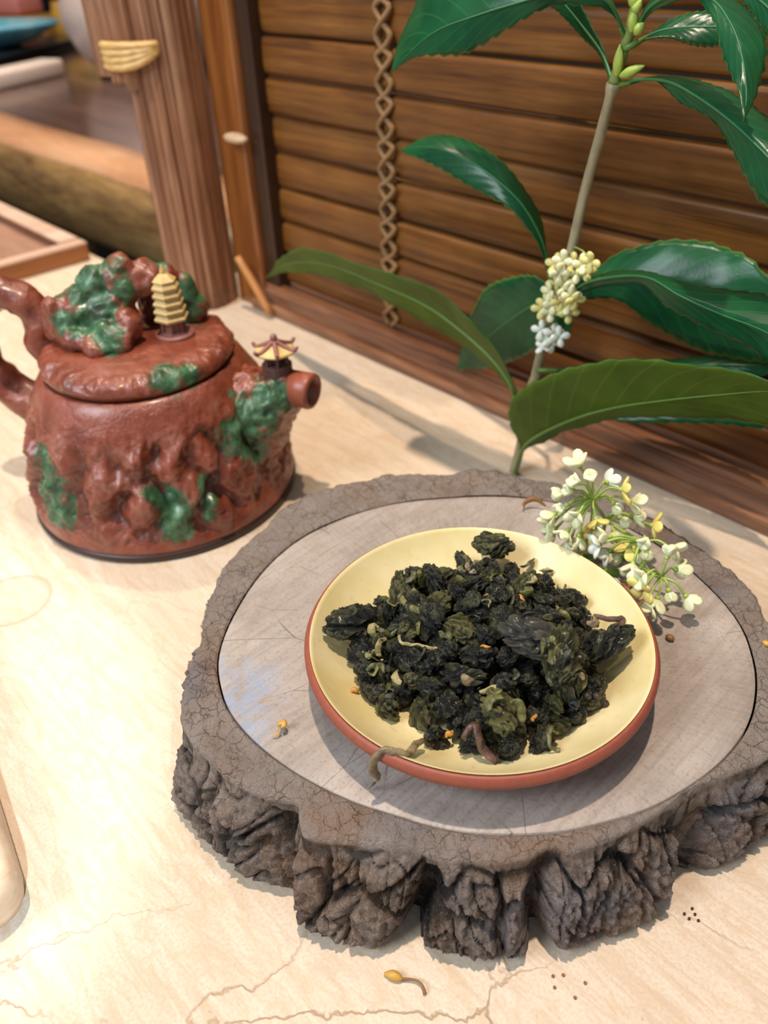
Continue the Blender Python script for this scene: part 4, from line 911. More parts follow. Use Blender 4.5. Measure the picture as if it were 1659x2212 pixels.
LEAVES = {'L1': {'m': [(-0.1826, 0.3, 0.2132), (-0.1844, 0.2881, 0.2257), (-0.195, 0.2784, 0.2302), (-0.2075, 0.271, 0.227), (-0.2281, 0.2658, 0.2216), (-0.2481, 0.2628, 0.2149), (-0.2709, 0.262, 0.2003)], 'a': [(-0.1828, 0.3, 0.214), (-0.1937, 0.2965, 0.2312), (-0.2132, 0.293, 0.2425), (-0.2408, 0.2859, 0.2444), (-0.265, 0.2805, 0.2342), (-0.272, 0.2767, 0.2215), (-0.2733, 0.2694, 0.2087), (-0.2709, 0.262, 0.2003)], 'b': [(-0.1823, 0.3, 0.2128), (-0.1841, 0.2909, 0.2217), (-0.1886, 0.283, 0.2252), (-0.1999, 0.2764, 0.2248), (-0.209, 0.271, 0.2209), (-0.2274, 0.2669, 0.2121), (-0.2343, 0.264, 0.2095), (-0.2555, 0.2624, 0.2066), (-0.2709, 0.262, 0.2003)], 'top': 1}, 'L2': {'m': [(-0.1862, 0.3, 0.1989), (-0.1954, 0.3055, 0.2068), (-0.2089, 0.311, 0.2144), (-0.2245, 0.3165, 0.2225), (-0.2451, 0.322, 0.2321)], 'a': [(-0.1872, 0.3, 0.1995), (-0.1973, 0.3063, 0.2063), (-0.2104, 0.3113, 0.2122), (-0.2229, 0.315, 0.2186), (-0.2322, 0.3187, 0.2213), (-0.2393, 0.321, 0.2258), (-0.2451, 0.322, 0.2321)], 'b': [(-0.1858, 0.3, 0.1987), (-0.1934, 0.3044, 0.2068), (-0.203, 0.3088, 0.2144), (-0.2129, 0.3132, 0.2223), (-0.2239, 0.3176, 0.2295), (-0.2451, 0.322, 0.2321)], 'top': 1}, 'L3': {'m': [(-0.1791, 0.3, 0.2156), (-0.171, 0.2929, 0.2237), (-0.1589, 0.2857, 0.2283), (-0.142, 0.2786, 0.2289), (-0.1296, 0.2714, 0.2231), (-0.1206, 0.2643, 0.2158), (-0.1135, 0.2571, 0.2074), (-0.1092, 0.25, 0.2013)], 'a': [(-0.1789, 0.3, 0.2153), (-0.1705, 0.2936, 0.2228), (-0.1601, 0.2871, 0.2263), (-0.1481, 0.2813, 0.2283), (-0.1411, 0.2758, 0.226), (-0.1335, 0.2702, 0.2218), (-0.1269, 0.2647, 0.2154), (-0.12, 0.2593, 0.2103), (-0.1145, 0.2547, 0.2071), (-0.1092, 0.25, 0.2013)], 'b': [(-0.1794, 0.3, 0.2162), (-0.175, 0.298, 0.2243), (-0.1667, 0.296, 0.229), (-0.1491, 0.2913, 0.2303), (-0.1343, 0.2858, 0.2267), (-0.1242, 0.2802, 0.2226), (-0.1177, 0.2747, 0.2173), (-0.1142, 0.2682, 0.2109), (-0.1111, 0.2591, 0.2056), (-0.1092, 0.25, 0.2013)], 'top': 1}, 'L4': {'m': [(-0.1785, 0.3, 0.212), (-0.1772, 0.3062, 0.214), (-0.1717, 0.3125, 0.216), (-0.1577, 0.3188, 0.2167), (-0.1372, 0.325, 0.2162)], 'a': [(-0.1785, 0.3, 0.2121), (-0.1784, 0.3082, 0.2143), (-0.1751, 0.3143, 0.2182), (-0.1685, 0.3185, 0.2206), (-0.1608, 0.3227, 0.2214), (-0.1485, 0.3248, 0.2206), (-0.1372, 0.325, 0.2162)], 'b': [(-0.1784, 0.3, 0.2117), (-0.1759, 0.3042, 0.2136), (-0.1689, 0.3083, 0.2142), (-0.1615, 0.3125, 0.2124), (-0.1553, 0.3167, 0.2115), (-0.1444, 0.3208, 0.2123), (-0.1372, 0.325, 0.2162)], 'top': 1}, 'L5': {'m': [(-0.1814, 0.3, 0.1984), (-0.1716, 0.2947, 0.2014), (-0.1574, 0.2893, 0.2027), (-0.1433, 0.284, 0.2004), (-0.1267, 0.2787, 0.1952), (-0.1106, 0.2733, 0.1883), (-0.0921, 0.268, 0.1784)], 'a': [(-0.1815, 0.3, 0.1987), (-0.1766, 0.303, 0.2005), (-0.1687, 0.306, 0.2012), (-0.1572, 0.302, 0.2023), (-0.1441, 0.298, 0.2014), (-0.1312, 0.294, 0.1988), (-0.1189, 0.29, 0.1957), (-0.1027, 0.279, 0.1884), (-0.0921, 0.268, 0.1784)], 'b': [(-0.1811, 0.3, 0.1981), (-0.168, 0.295, 0.2014), (-0.1573, 0.29, 0.2005), (-0.1471, 0.286, 0.1969), (-0.1337, 0.282, 0.1933), (-0.1236, 0.278, 0.1871), (-0.1132, 0.274, 0.1793), (-0.1044, 0.271, 0.1745), (-0.0921, 0.268, 0.1784)], 'top': 1}, 'L6': {'m': [(-0.1626, 0.305, 0.2352), (-0.1413, 0.2983, 0.2301), (-0.1258, 0.2917, 0.2241), (-0.1106, 0.285, 0.2117)], 'a': [(-0.1627, 0.305, 0.2355), (-0.1464, 0.306, 0.2353), (-0.1292, 0.301, 0.232), (-0.1178, 0.296, 0.2228), (-0.1106, 0.285, 0.2117)], 'b': [(-0.1625, 0.305, 0.2349), (-0.1486, 0.3, 0.2298), (-0.1367, 0.295, 0.2257), (-0.1251, 0.29, 0.2187), (-0.1106, 0.285, 0.2117)], 'top': 1}, 'L7': {'m': [(-0.2052, 0.299, 0.1168), (-0.208, 0.2938, 0.1343), (-0.2163, 0.2899, 0.1482), (-0.2285, 0.2873, 0.1571), (-0.244, 0.286, 0.1634), (-0.2639, 0.286, 0.1665), (-0.2802, 0.2874, 0.1649), (-0.2949, 0.29, 0.1603)], 'a': [(-0.205, 0.299, 0.1169), (-0.2095, 0.2994, 0.1326), (-0.2164, 0.3007, 0.1433), (-0.2261, 0.2981, 0.1563), (-0.2366, 0.2965, 0.1639), (-0.2528, 0.2959, 0.1686), (-0.2705, 0.2962, 0.1701), (-0.2837, 0.2926, 0.1668), (-0.2949, 0.29, 0.1603)], 'b': [(-0.2055, 0.299, 0.1167), (-0.2068, 0.2929, 0.1295), (-0.2118, 0.2877, 0.1407), (-0.2209, 0.2851, 0.1492), (-0.2358, 0.2835, 0.1531), (-0.2522, 0.2829, 0.1578), (-0.2702, 0.2832, 0.1611), (-0.2837, 0.2861, 0.1611), (-0.2949, 0.29, 0.1603)], 'top': 1}, 'L8': {'m': [(-0.2184, 0.299, 0.0455), (-0.2242, 0.2981, 0.0565), (-0.2359, 0.2977, 0.0653), (-0.2566, 0.298, 0.0738), (-0.285, 0.2989, 0.0808), (-0.3236, 0.3003, 0.0825), (-0.3672, 0.3023, 0.0825), (-0.4033, 0.305, 0.076), (-0.4316, 0.3082, 0.0647), (-0.4555, 0.312, 0.0495)], 'a': [(-0.2178, 0.299, 0.0458), (-0.2183, 0.2933, 0.0609), (-0.2262, 0.2882, 0.0763), (-0.2402, 0.2859, 0.0874), (-0.2567, 0.2864, 0.095), (-0.2809, 0.2875, 0.0978), (-0.3186, 0.289, 0.0963), (-0.3614, 0.2911, 0.0945), (-0.3924, 0.296, 0.0892), (-0.426, 0.3037, 0.072), (-0.4555, 0.312, 0.0495)], 'b': [(-0.219, 0.299, 0.0453), (-0.2271, 0.2997, 0.0526), (-0.2401, 0.301, 0.0586), (-0.2631, 0.3019, 0.064), (-0.2884, 0.3024, 0.0686), (-0.3196, 0.3035, 0.0721), (-0.354, 0.305, 0.0728), (-0.3877, 0.3071, 0.0706), (-0.4146, 0.3088, 0.0648), (-0.4351, 0.3101, 0.0594), (-0.4555, 0.312, 0.0495)], 'top': 0}, 'L9': {'m': [(-0.2119, 0.315, 0.102), (-0.23, 0.3218, 0.0889), (-0.2525, 0.3285, 0.0698), (-0.2774, 0.3353, 0.0454), (-0.2998, 0.342, 0.0201)], 'a': [(-0.2126, 0.315, 0.1025), (-0.2267, 0.3211, 0.1043), (-0.2411, 0.3267, 0.1006), (-0.2561, 0.3306, 0.0938), (-0.2717, 0.3344, 0.0828), (-0.2852, 0.3383, 0.0628), (-0.2929, 0.3404, 0.0418), (-0.2998, 0.342, 0.0201)], 'b': [(-0.2113, 0.315, 0.101), (-0.2131, 0.3195, 0.0844), (-0.2249, 0.324, 0.0675), (-0.2427, 0.3285, 0.0518), (-0.2607, 0.333, 0.0391), (-0.2784, 0.3375, 0.0295), (-0.2998, 0.342, 0.0201)], 'top': 1}, 'L9b': {'m': [(-0.2179, 0.32, 0.0853), (-0.2145, 0.3275, 0.0839), (-0.2133, 0.335, 0.0894)], 'a': [(-0.218, 0.32, 0.0858), (-0.2168, 0.3275, 0.0908), (-0.2133, 0.335, 0.0894)], 'b': [(-0.2176, 0.32, 0.0849), (-0.2107, 0.3275, 0.0773), (-0.2133, 0.335, 0.0894)], 'top': 1}, 'L10': {'m': [(-0.2014, 0.3, 0.1058), (-0.1878, 0.3162, 0.1125), (-0.1595, 0.3275, 0.1175), (-0.1294, 0.3338, 0.1151), (-0.0995, 0.335, 0.1066)], 'a': [(-0.2015, 0.3, 0.1063), (-0.2007, 0.3127, 0.1109), (-0.1963, 0.3242, 0.1164), (-0.1867, 0.3305, 0.1253), (-0.1717, 0.3355, 0.1318), (-0.1583, 0.3393, 0.1337), (-0.1442, 0.3418, 0.1329), (-0.1284, 0.339, 0.1292), (-0.0995, 0.335, 0.1066)], 'b': [(-0.2014, 0.3, 0.1052), (-0.1928, 0.3099, 0.1063), (-0.1806, 0.3182, 0.1071), (-0.1658, 0.3248, 0.0984), (-0.1481, 0.3298, 0.091), (-0.1313, 0.3332, 0.0894), (-0.1116, 0.3349, 0.0923), (-0.0995, 0.335, 0.1066)], 'top': 1}, 'L11': {'m': [(-0.2006, 0.299, 0.1052), (-0.1905, 0.2935, 0.1136), (-0.179, 0.288, 0.1235), (-0.1619, 0.2825, 0.1322), (-0.1447, 0.277, 0.1376), (-0.1275, 0.2715, 0.1364), (-0.1083, 0.266, 0.1363), (-0.0893, 0.2605, 0.1369), (-0.0674, 0.255, 0.1327)], 'a': [(-0.2007, 0.299, 0.1056), (-0.1953, 0.2994, 0.1119), (-0.1878, 0.2999, 0.1198), (-0.1746, 0.2963, 0.1272), (-0.1568, 0.2914, 0.1333), (-0.1399, 0.2866, 0.1361), (-0.1188, 0.2817, 0.1389), (-0.0977, 0.2754, 0.1423), (-0.0801, 0.2652, 0.1414), (-0.0674, 0.255, 0.1327)], 'b': [(-0.2003, 0.299, 0.1048), (-0.1901, 0.2939, 0.1125), (-0.178, 0.2888, 0.1215), (-0.1623, 0.284, 0.1289), (-0.1478, 0.28, 0.1336), (-0.1362, 0.276, 0.1304), (-0.1223, 0.272, 0.1286), (-0.1074, 0.268, 0.1285), (-0.0951, 0.264, 0.1287), (-0.087, 0.2608, 0.1278), (-0.0745, 0.2579, 0.1275), (-0.0674, 0.255, 0.1327)], 'top': 1}, 'L12': {'m': [(-0.2143, 0.297, 0.0025), (-0.2057, 0.29, 0.025), (-0.1929, 0.2835, 0.042), (-0.1693, 0.2775, 0.0641), (-0.1464, 0.272, 0.0814), (-0.1205, 0.267, 0.0971), (-0.0998, 0.2625, 0.1089), (-0.0832, 0.2585, 0.118), (-0.0625, 0.255, 0.1262)], 'a': [(-0.2146, 0.297, 0.0024), (-0.2062, 0.2889, 0.0259), (-0.2076, 0.2811, 0.043), (-0.2039, 0.2734, 0.0585), (-0.1951, 0.2687, 0.0714), (-0.1786, 0.2651, 0.0871), (-0.1586, 0.2616, 0.1005), (-0.1404, 0.2584, 0.1103), (-0.1237, 0.2554, 0.1166), (-0.1047, 0.2525, 0.1217), (-0.0911, 0.2508, 0.1253), (-0.0822, 0.252, 0.1253), (-0.0709, 0.2534, 0.1271), (-0.0625, 0.255, 0.1262)], 'b': [(-0.214, 0.297, 0.0027), (-0.2068, 0.2934, 0.0217), (-0.1956, 0.2902, 0.0336), (-0.1759, 0.2854, 0.0515), (-0.1499, 0.2804, 0.0706), (-0.1267, 0.2757, 0.0827), (-0.1043, 0.2714, 0.0929), (-0.0826, 0.2669, 0.1012), (-0.0697, 0.2608, 0.1123), (-0.0625, 0.255, 0.1262)], 'top': 0}, 'L13': {'m': [(-0.2026, 0.3, 0.0691), (-0.1823, 0.3185, 0.0692), (-0.1552, 0.331, 0.0758), (-0.1318, 0.3375, 0.0823), (-0.0964, 0.338, 0.0915)], 'a': [(-0.2026, 0.3, 0.0694), (-0.1854, 0.3233, 0.0689), (-0.1585, 0.3367, 0.076), (-0.1355, 0.3443, 0.0833), (-0.1155, 0.3461, 0.0883), (-0.0964, 0.338, 0.0915)], 'b': [(-0.2025, 0.3, 0.0689), (-0.18, 0.3153, 0.0681), (-0.1521, 0.3267, 0.0728), (-0.1293, 0.3343, 0.0787), (-0.1107, 0.3381, 0.0842), (-0.0964, 0.338, 0.0915)], 'top': 1}, 'L14': {'m': [(-0.2072, 0.298, 0.0455), (-0.1752, 0.3122, 0.0507), (-0.1463, 0.3215, 0.0595), (-0.1221, 0.3258, 0.0672), (-0.0869, 0.325, 0.0779)], 'a': [(-0.2073, 0.298, 0.0458), (-0.1787, 0.3178, 0.0497), (-0.1501, 0.3284, 0.0585), (-0.126, 0.3338, 0.0665), (-0.1058, 0.334, 0.0732), (-0.0869, 0.325, 0.0779)], 'b': [(-0.2072, 0.298, 0.0453), (-0.1732, 0.3098, 0.0486), (-0.1435, 0.3184, 0.055), (-0.1198, 0.3238, 0.0623), (-0.1004, 0.326, 0.0669), (-0.0869, 0.325, 0.0779)], 'top': 1}}
STEM = [(-0.1815, 0.3, 0.2177), (-0.1831, 0.3, 0.2079), (-0.1853, 0.3, 0.1984), (-0.1881, 0.3, 0.1816), (-0.1927, 0.3, 0.1557), (-0.1962, 0.3, 0.129), (-0.2007, 0.3, 0.1128), (-0.2043, 0.3, 0.0957), (-0.2081, 0.3, 0.0672), (-0.2117, 0.3, 0.0444), (-0.214, 0.3, 0.0202), (-0.2171, 0.3, -0.0038)]
SHOOT = [(-0.1853, 0.3, 0.1984), (-0.1831, 0.3, 0.2079), (-0.1817, 0.3, 0.2148), (-0.1808, 0.3, 0.2228), (-0.1796, 0.3, 0.2312)]
BUDS = [((-0.1826, 0.297, 0.2013), (-0.1829, 0.297, 0.212)), ((-0.181, 0.297, 0.2015), (-0.1715, 0.297, 0.2057)), ((-0.1787, 0.297, 0.2159), (-0.1789, 0.297, 0.2245)), ((-0.1772, 0.297, 0.2153), (-0.1742, 0.297, 0.2197)), ((-0.1792, 0.297, 0.2217), (-0.1767, 0.297, 0.226)), ((-0.1787, 0.297, 0.2231), (-0.1818, 0.297, 0.23))]
STEMFLOWERS = [((-0.1956, 0.2865, 0.1282), 0), ((-0.1899, 0.2849, 0.1314), 0), ((-0.1871, 0.2891, 0.1299), 0), ((-0.18, 0.2869, 0.1311), 0), ((-0.1738, 0.2831, 0.135), 0), ((-0.1904, 0.283, 0.1266), 0), ((-0.1901, 0.2907, 0.125), 0), ((-0.1843, 0.2899, 0.1262), 0), ((-0.1807, 0.2915, 0.1271), 0), ((-0.1973, 0.2876, 0.1147), 0), ((-0.2021, 0.2917, 0.107), 0), ((-0.194, 0.2874, 0.1095), 0), ((-0.1887, 0.2855, 0.1126), 0), ((-0.1865, 0.2892, 0.1105), 0), ((-0.1808, 0.2852, 0.1159), 0), ((-0.1839, 0.2861, 0.1169), 0), ((-0.1968, 0.2918, 0.1173), 0), ((-0.1885, 0.2864, 0.122), 0), ((-0.2028, 0.2894, 0.1046), 0), ((-0.1951, 0.2878, 0.1057), 0), ((-0.1855, 0.2892, 0.1073), 0), ((-0.1866, 0.2851, 0.1187), 0), ((-0.203, 0.2914, 0.093), 1), ((-0.1997, 0.2931, 0.0887), 1), ((-0.1933, 0.2907, 0.095), 1), ((-0.1891, 0.2893, 0.0945), 1), ((-0.2, 0.2922, 0.0858), 1), ((-0.1952, 0.2927, 0.0879), 1)]
HUBS = {'A': (-0.1176, 0.2131, 0.078), 'B': (-0.0979, 0.2182, 0.066), 'C': (-0.0847, 0.2103, 0.062), 'A2': (-0.1164, 0.2229, 0.064)}
SPRIGFLOWERS = [('A', (-0.1231, 0.2087, 0.094), 0), ('A', (-0.1199, 0.2045, 0.09), 1), ('A', (-0.1166, 0.2077, 0.092), 1), ('A', (-0.1157, 0.2187, 0.086), 2), ('A', (-0.1095, 0.2203, 0.084), 3), ('A', (-0.1074, 0.2253, 0.076), 0), ('A', (-0.1259, 0.2045, 0.082), 1), ('A', (-0.1213, 0.2035, 0.086), 1), ('A', (-0.1236, 0.203, 0.078), 1), ('A', (-0.1261, 0.1997, 0.074), 0), ('A', (-0.1261, 0.1997, 0.07), 0), ('A', (-0.1254, 0.2007, 0.066), 0), ('A', (-0.1197, 0.2008, 0.068), 0), ('A', (-0.1204, 0.2053, 0.06), 1), ('A', (-0.1168, 0.2053, 0.064), 0), ('A', (-0.1152, 0.1991, 0.08), 0), ('A', (-0.1114, 0.2073, 0.074), 3), ('A2', (-0.1105, 0.2255, 0.068), 1), ('A2', (-0.1072, 0.2286, 0.068), 0), ('A2', (-0.1004, 0.2328, 0.064), 3), ('B', (-0.107, 0.2077, 0.07), 0), ('B', (-0.108, 0.2036, 0.068), 2), ('B', (-0.1069, 0.2087, 0.062), 2), ('B', (-0.0941, 0.2115, 0.074), 1), ('B', (-0.0867, 0.2211, 0.068), 0), ('C', (-0.0845, 0.2115, 0.072), 1), ('C', (-0.083, 0.2196, 0.062), 0), ('B', (-0.0943, 0.2067, 0.064), 0), ('B', (-0.1044, 0.2139, 0.058), 1), ('B', (-0.0992, 0.2169, 0.06), 1), ('C', (-0.086, 0.1987, 0.07), 0), ('C', (-0.0846, 0.1965, 0.066), 3), ('C', (-0.0822, 0.198, 0.058), 0), ('C', (-0.0809, 0.2034, 0.057), 0), ('C', (-0.0785, 0.2075, 0.06), 1), ('C', (-0.0743, 0.2141, 0.056), 0), ('B', (-0.0936, 0.2182, 0.064), 1), ('A', (-0.1114, 0.2202, 0.076), 1), ('A2', (-0.1143, 0.2094, 0.066), 3), ('A2', (-0.1082, 0.2166, 0.066), 1), ('A', (-0.1174, 0.213, 0.056), 1), ('A2', (-0.1198, 0.2107, 0.054), 1), ('C', (-0.0867, 0.2025, 0.064), 0), ('B', (-0.1028, 0.2157, 0.062), 3)]
PEDUNCLES = [[(-0.1176, 0.2131, 0.078), (-0.1185, 0.2228, 0.066), (-0.1172, 0.2293, 0.058), (-0.1092, 0.228, 0.058), (-0.0979, 0.2182, 0.066)], [(-0.0979, 0.2182, 0.066), (-0.0945, 0.2176, 0.062), (-0.0953, 0.2171, 0.056), (-0.0981, 0.2152, 0.052)], [(-0.0847, 0.2103, 0.062), (-0.0916, 0.2164, 0.056), (-0.0949, 0.2175, 0.056)], [(-0.1164, 0.2229, 0.064), (-0.117, 0.2241, 0.056), (-0.1173, 0.2214, 0.051)]]
# ------------------------------------------------------------------ leafy osmanthus branch
br = thing('osmanthus_branch', (-.2171, .3, 0), 'cut branch with large green serrated leaves leaning before the slat blind', 'branch')
def leaf_mat(name, under):
    t = NT(name); uv = t.n('UVMap').outputs[0]; sx = t.n('SeparateXYZ', {0: uv}); u = t.math('ABSOLUTE', t.math('SUBTRACT', sx.outputs[0], .5))
    vv = t.co(); n1 = t.noise(vv, 60, 3, .5); n2 = t.noise(vv, 700, 3, .6)
    vein = t.math('SINE', t.math('MULTIPLY', t.math('SUBTRACT', sx.outputs[1], t.math('MULTIPLY', u, .42)), 75.0))
    vl = t.ramp(vein, [(.0, 0.0), (.90, 0.0), (1, 1.0)])
    if under:
        c = t.ramp(n1, [(.3, (.055, .100, .006)), (.7, (.095, .155, .012))]); vc = (.16, .21, .035)
    else:
        c = t.ramp(n1, [(.3, (.005, .062, .026)), (.7, (.012, .115, .040))]); vc = (.03, .17, .06)
    c = t.mix(t.math('MULTIPLY', vl, .45), c, vc)
    c = t.mix(t.ramp(u, [(.470, 0.0), (.497, .55)]), c, (.22, .30, .06))
    m_ = t.done(c, .55 if under else .27, t.bump(t.math('ADD', t.math('MULTIPLY', vein, .4), n2), .12, .0005))
    b = t.b; out = t.t.nodes['Material Output']
    tr_ = t.n('BsdfTranslucent', {'Color': (.28, .52, .03)}); mx = t.n('MixShader', {0: .30})
    t.put(b.inputs['Specular IOR Level'], .34); t.t.links.new(b.outputs[0], mx.inputs[1]); t.t.links.new(tr_.outputs[0], mx.inputs[2]); t.t.links.new(mx.outputs[0], out.inputs['Surface'])
    return m_
m_leaf, m_under = leaf_mat('leaf_upper_face', False), leaf_mat('leaf_underside', True)
m_rib = plain('leaf_midrib', (.12, .22, .04), .45); m_ribtop = plain('leaf_midrib_top', (.025, .15, .045), .4)
m_petiole = plain('green_petiole', (.10, .20, .03), .45)
def leaf(d, camside):
    NL, NW = 56, 6
    m_, a_, b_ = arclen([Vector(p) for p in d['m']], NL), arclen([Vector(p) for p in d['a']], NL), arclen([Vector(p) for p in d['b']], NL)
    grid = []
    for i in range(NL+1):
        row = []; c = m_[i]; n_ = (a_[i]-c).cross(m_[min(i+1, NL)]-m_[max(i-1, 0)]); n_ = n_.normalized() if n_.length > 1e-9 else Vector((0, 0, 1))
        tooth = .0015*((i % 3)/3.0) if 6 < i < NL-3 else 0
        for j in range(-NW, NW+1):
            e = a_[i] if j < 0 else b_[i]; t = abs(j)/NW; dv = e-c; L = dv.length
            p = c+dv*t
            if abs(j) == NW and L > 1e-6: p += dv/L*tooth*min(1, L/.006)
            bl = .10*L*sin(pi*t)*d['top'] if d['top'] else -.10*L*sin(pi*t)
            p += Vector((0, 0, abs(bl)*.6 if d['top'] else abs(bl)*.3))
            p += Vector((noise.noise(p*55), noise.noise(p*55+Vector((9, 0, 0))), noise.noise(p*55+Vector((0, 9, 0)))))*.0011*t
            row.append(p)
        grid.append(row)
    W_ = 2*NW+1; N = (NL+1)*W_; V = [p for r_ in grid for p in r_]
    nor = [Vector((0, 0, 0)) for _ in V]
    for i in range(NL):
        for j in range(W_-1):
            k = i*W_+j; n_ = (V[k+1]-V[k]).cross(V[k+W_]-V[k])
            for q in (k, k+1, k+W_, k+W_+1): nor[q] += n_
    toC = Vector((0, 0, .252))
    ss = sum(1 if nor[k].dot(toC-V[k]) > 0 else -1 for k in range(N)); sg = 1 if ss > 0 else -1   # which side is turned to the room
    V2 = [p-(n_.normalized() if n_.length > 1e-12 else Vector((0, 0, 1)))*sg*.00045 for p, n_ in zip(V, nor)]
    F, MI, UV = [], [], []
    uvf = lambda k: ((k % W_)/(W_-1), (k//W_)/NL)
    for i in range(NL):
        for j in range(W_-1):
            k = i*W_+j; q = (k, k+1, k+W_+1, k+W_) if sg > 0 else (k, k+W_, k+W_+1, k+1)
            F.append(q); MI.append(0 if d['top'] else 1); UV += [uvf(x) for x in q]
            q2 = tuple(x+N for x in reversed(q)); F.append(q2); MI.append(1 if d['top'] else 0); UV += [uvf(x-N) for x in q2]
    bd = [j for j in range(W_)]+[i*W_+W_-1 for i in range(1, NL+1)]+[NL*W_+j for j in range(W_-2, -1, -1)]+[i*W_ for i in range(NL-1, 0, -1)]
    for x, y in zip(bd, bd[1:]+bd[:1]):
        q = (y, x, x+N, y+N) if sg > 0 else (x, y, y+N, x+N); F.append(q); MI.append(0); UV += [(.5, .5)]*4
    o = mk('leaf', V+V2, F, [m_leaf, m_under], br)
    o.data.polygons.foreach_set('material_index', MI)
    ul = o.data.uv_layers.new(name='UVMap'); ul.data.foreach_set('uv', [c for uv in UV for c in uv])
    G().tube(m_[1:NL-2], [(.0011 if not d['top'] else .00072)*(1-.8*i/(NL-4)) for i in range(NL-3)], 6).put('midrib', m_rib if not d['top'] else m_ribtop, o)
    return o
for k_, d_ in LEAVES.items(): leaf(d_, 1)
t = NT('grey_green_stem'); vv = t.co(); nn = t.noise(t.co('Object', (1, 1, .2)), 300, 4)
m_stem = t.done(t.ramp(nn, [(.3, (.20, .16, .085)), (.55, (.34, .28, .16)), (.75, (.46, .40, .27))]), .6, t.bump(nn, .3, .0005))
STEM = [tuple(p) for p in STEM]; STEM[-1] = (STEM[-1][0], STEM[-1][1], .001)
sp = resample(STEM[2:], 6); nS = len(sp)
rad = [.0021+.0006*i/nS+.0009*sum(exp(-((p.z-zz)/.0022)**2) for zz in (.1975, .1195, .090, .058, .032)) for i, p in enumerate(sp)]
G().tube(sp, rad, 12).put('stem', m_stem, br)
G().tube(SHOOT, [.0024, .0019, .0021, .0017, .0012], 10, True, 5).put('green_shoot', plain('young_green_stem', (.20, .27, .07), .5), br)
m_bud = plain('yellow_green_bud', (.36, .46, .08), .45)
for a_, b_ in BUDS:
    a_, b_ = Vector(a_), Vector(b_); G().tube([a_, a_.lerp(b_, .3), a_.lerp(b_, .65), b_], [.0008, .0019, .0016, .0003], 9, True, 4).put('bud', m_bud, br)
# petioles that run from stem to the blades
for k_, z_ in (('L1', .2148), ('L2', .1985), ('L3', .217), ('L4', .2105), ('L5', .1985), ('L7', .119), ('L8', .032), ('L9', .114), ('L10', .106), ('L11', .104), ('L12', .008), ('L13', .068), ('L14', .043)):
    p1 = Vector(LEAVES[k_]['m'][0]); s_ = min(resample([Vector(p) for p in SHOOT], 8)+sp, key=lambda p: abs(p.z-z_)); d_ = (Vector(LEAVES[k_]['m'][1])-p1).normalized()
    if (p1-s_).length > .0015: G().tube([s_, s_.lerp(p1, .55)-d_*.002, p1, p1+d_*.006], [.0014, .0012, .0012, .0007], 8, True, 4).put('petiole', m_petiole, br)

# flowers
def petal_mesh(name, L, W, T):
    g = G().ico((0, 0, 0), 1, 2)
    V = []
    for v in g.v:
        u = (v.z+1)/2; w_ = W*(.55+.75*sin(pi*min(1, u*1.02)*.62)); V.append(Vector((v.x*w_, v.y*T+.35*W*(v.x*v.x)+.22*L*(u*u), u*L)))
    return mesh(name, V, g.f)
m_cream = plain('cream_petal', (.80, .80, .50), .4, Subsurface_Weight=.25, Subsurface_Scale=.002)
m_white = plain('white_petal', (.82, .85, .74), .4, Subsurface_Weight=.25, Subsurface_Scale=.002)
m_yel = plain('yellow_petal', (.82, .68, .20), .4, Subsurface_Weight=.25, Subsurface_Scale=.002)
m_calyx = plain('lime_calyx', (.40, .52, .10), .45)
m_pedi = plain('lime_pedicel', (.36, .50, .10), .4)
PET = []; PS_ = 1.32
for i, m_ in enumerate((m_cream, m_cream, m_white, m_yel)):
    me = petal_mesh('petal', .0050*PS_, .00150*PS_, .00085*PS_); me.materials.append(m_); PET.append(me)
cal = G().lathe([(0, -.0004), (.0006, -.0002), (.0010, .0006), (.0009, .0013), (0, .0016)], (0, 0, 0), 10); CAL = mesh('flower', cal.v, cal.f); CAL.materials.append(m_calyx)
fsp = thing('flower_sprig', (-.10, .215, LT), 'clusters of cream osmanthus flowers on lime stalks lying by the saucer', 'flowers')
rs = random.Random(5); f0 = wpos(fsp)
for P_ in PEDUNCLES: G().tube([(x, y, max(z, .0465)) for x, y, z in P_], .0008, 7, True, 6).put('stalk', m_pedi, fsp)
for P_ in ([(-0.1186, 0.2148, 0.0485), (-0.1167, 0.2206, 0.0485), (-0.1126, 0.2229, 0.049), (-0.1063, 0.2259, 0.050)], [(-0.1108, 0.2104, 0.0482), (-0.1072, 0.213, 0.0482), (-0.1033, 0.2157, 0.0482)]):
    G().tube(P_, .0021, 9, True, 5).put('thick_stalk', plain('mid_green_stalk', (.13, .27, .03), .4), fsp)
for h_, p_, k_ in SPRIGFLOWERS:
    hb, p = Vector(HUBS[h_]), Vector(p_); p.z = max(p.z, .0515); d_ = (p-hb).normalized(); mid = hb.lerp(p, .5)+Vector((0, 0, .0022))+noise.noise_vector(p*90)*.0012
    base_ = p-d_*.0022; end = (base_-mid).normalized()
    G().tube([hb, mid, base_], [.0006, .00045, .0006], 6, True, 5).put('pedicel', m_pedi, fsp)
    fl = link('flower', CAL, None, fsp, base_-f0); fl.rotation_euler = (end+Vector((0, 0, .12))).to_track_quat('Z', 'Y').to_euler()
    n = 4; op = {0: .52, 1: .17, 2: .62, 3: .85}[k_]*rs.uniform(.8, 1.2); tw = rs.uniform(0, 6)
    for i in range(n):
        pt = link('petal', PET[k_], None, fl, (0, 0, .0009)); pt.rotation_euler = (Matrix.Rotation(tw+i*2*pi/n, 3, 'Z') @ Matrix.Rotation(-op, 3, 'X')).to_euler(); s_ = rs.uniform(.8, 1.02); pt.scale = (s_, s_, s_*(.8 if k_ == 1 else 1))
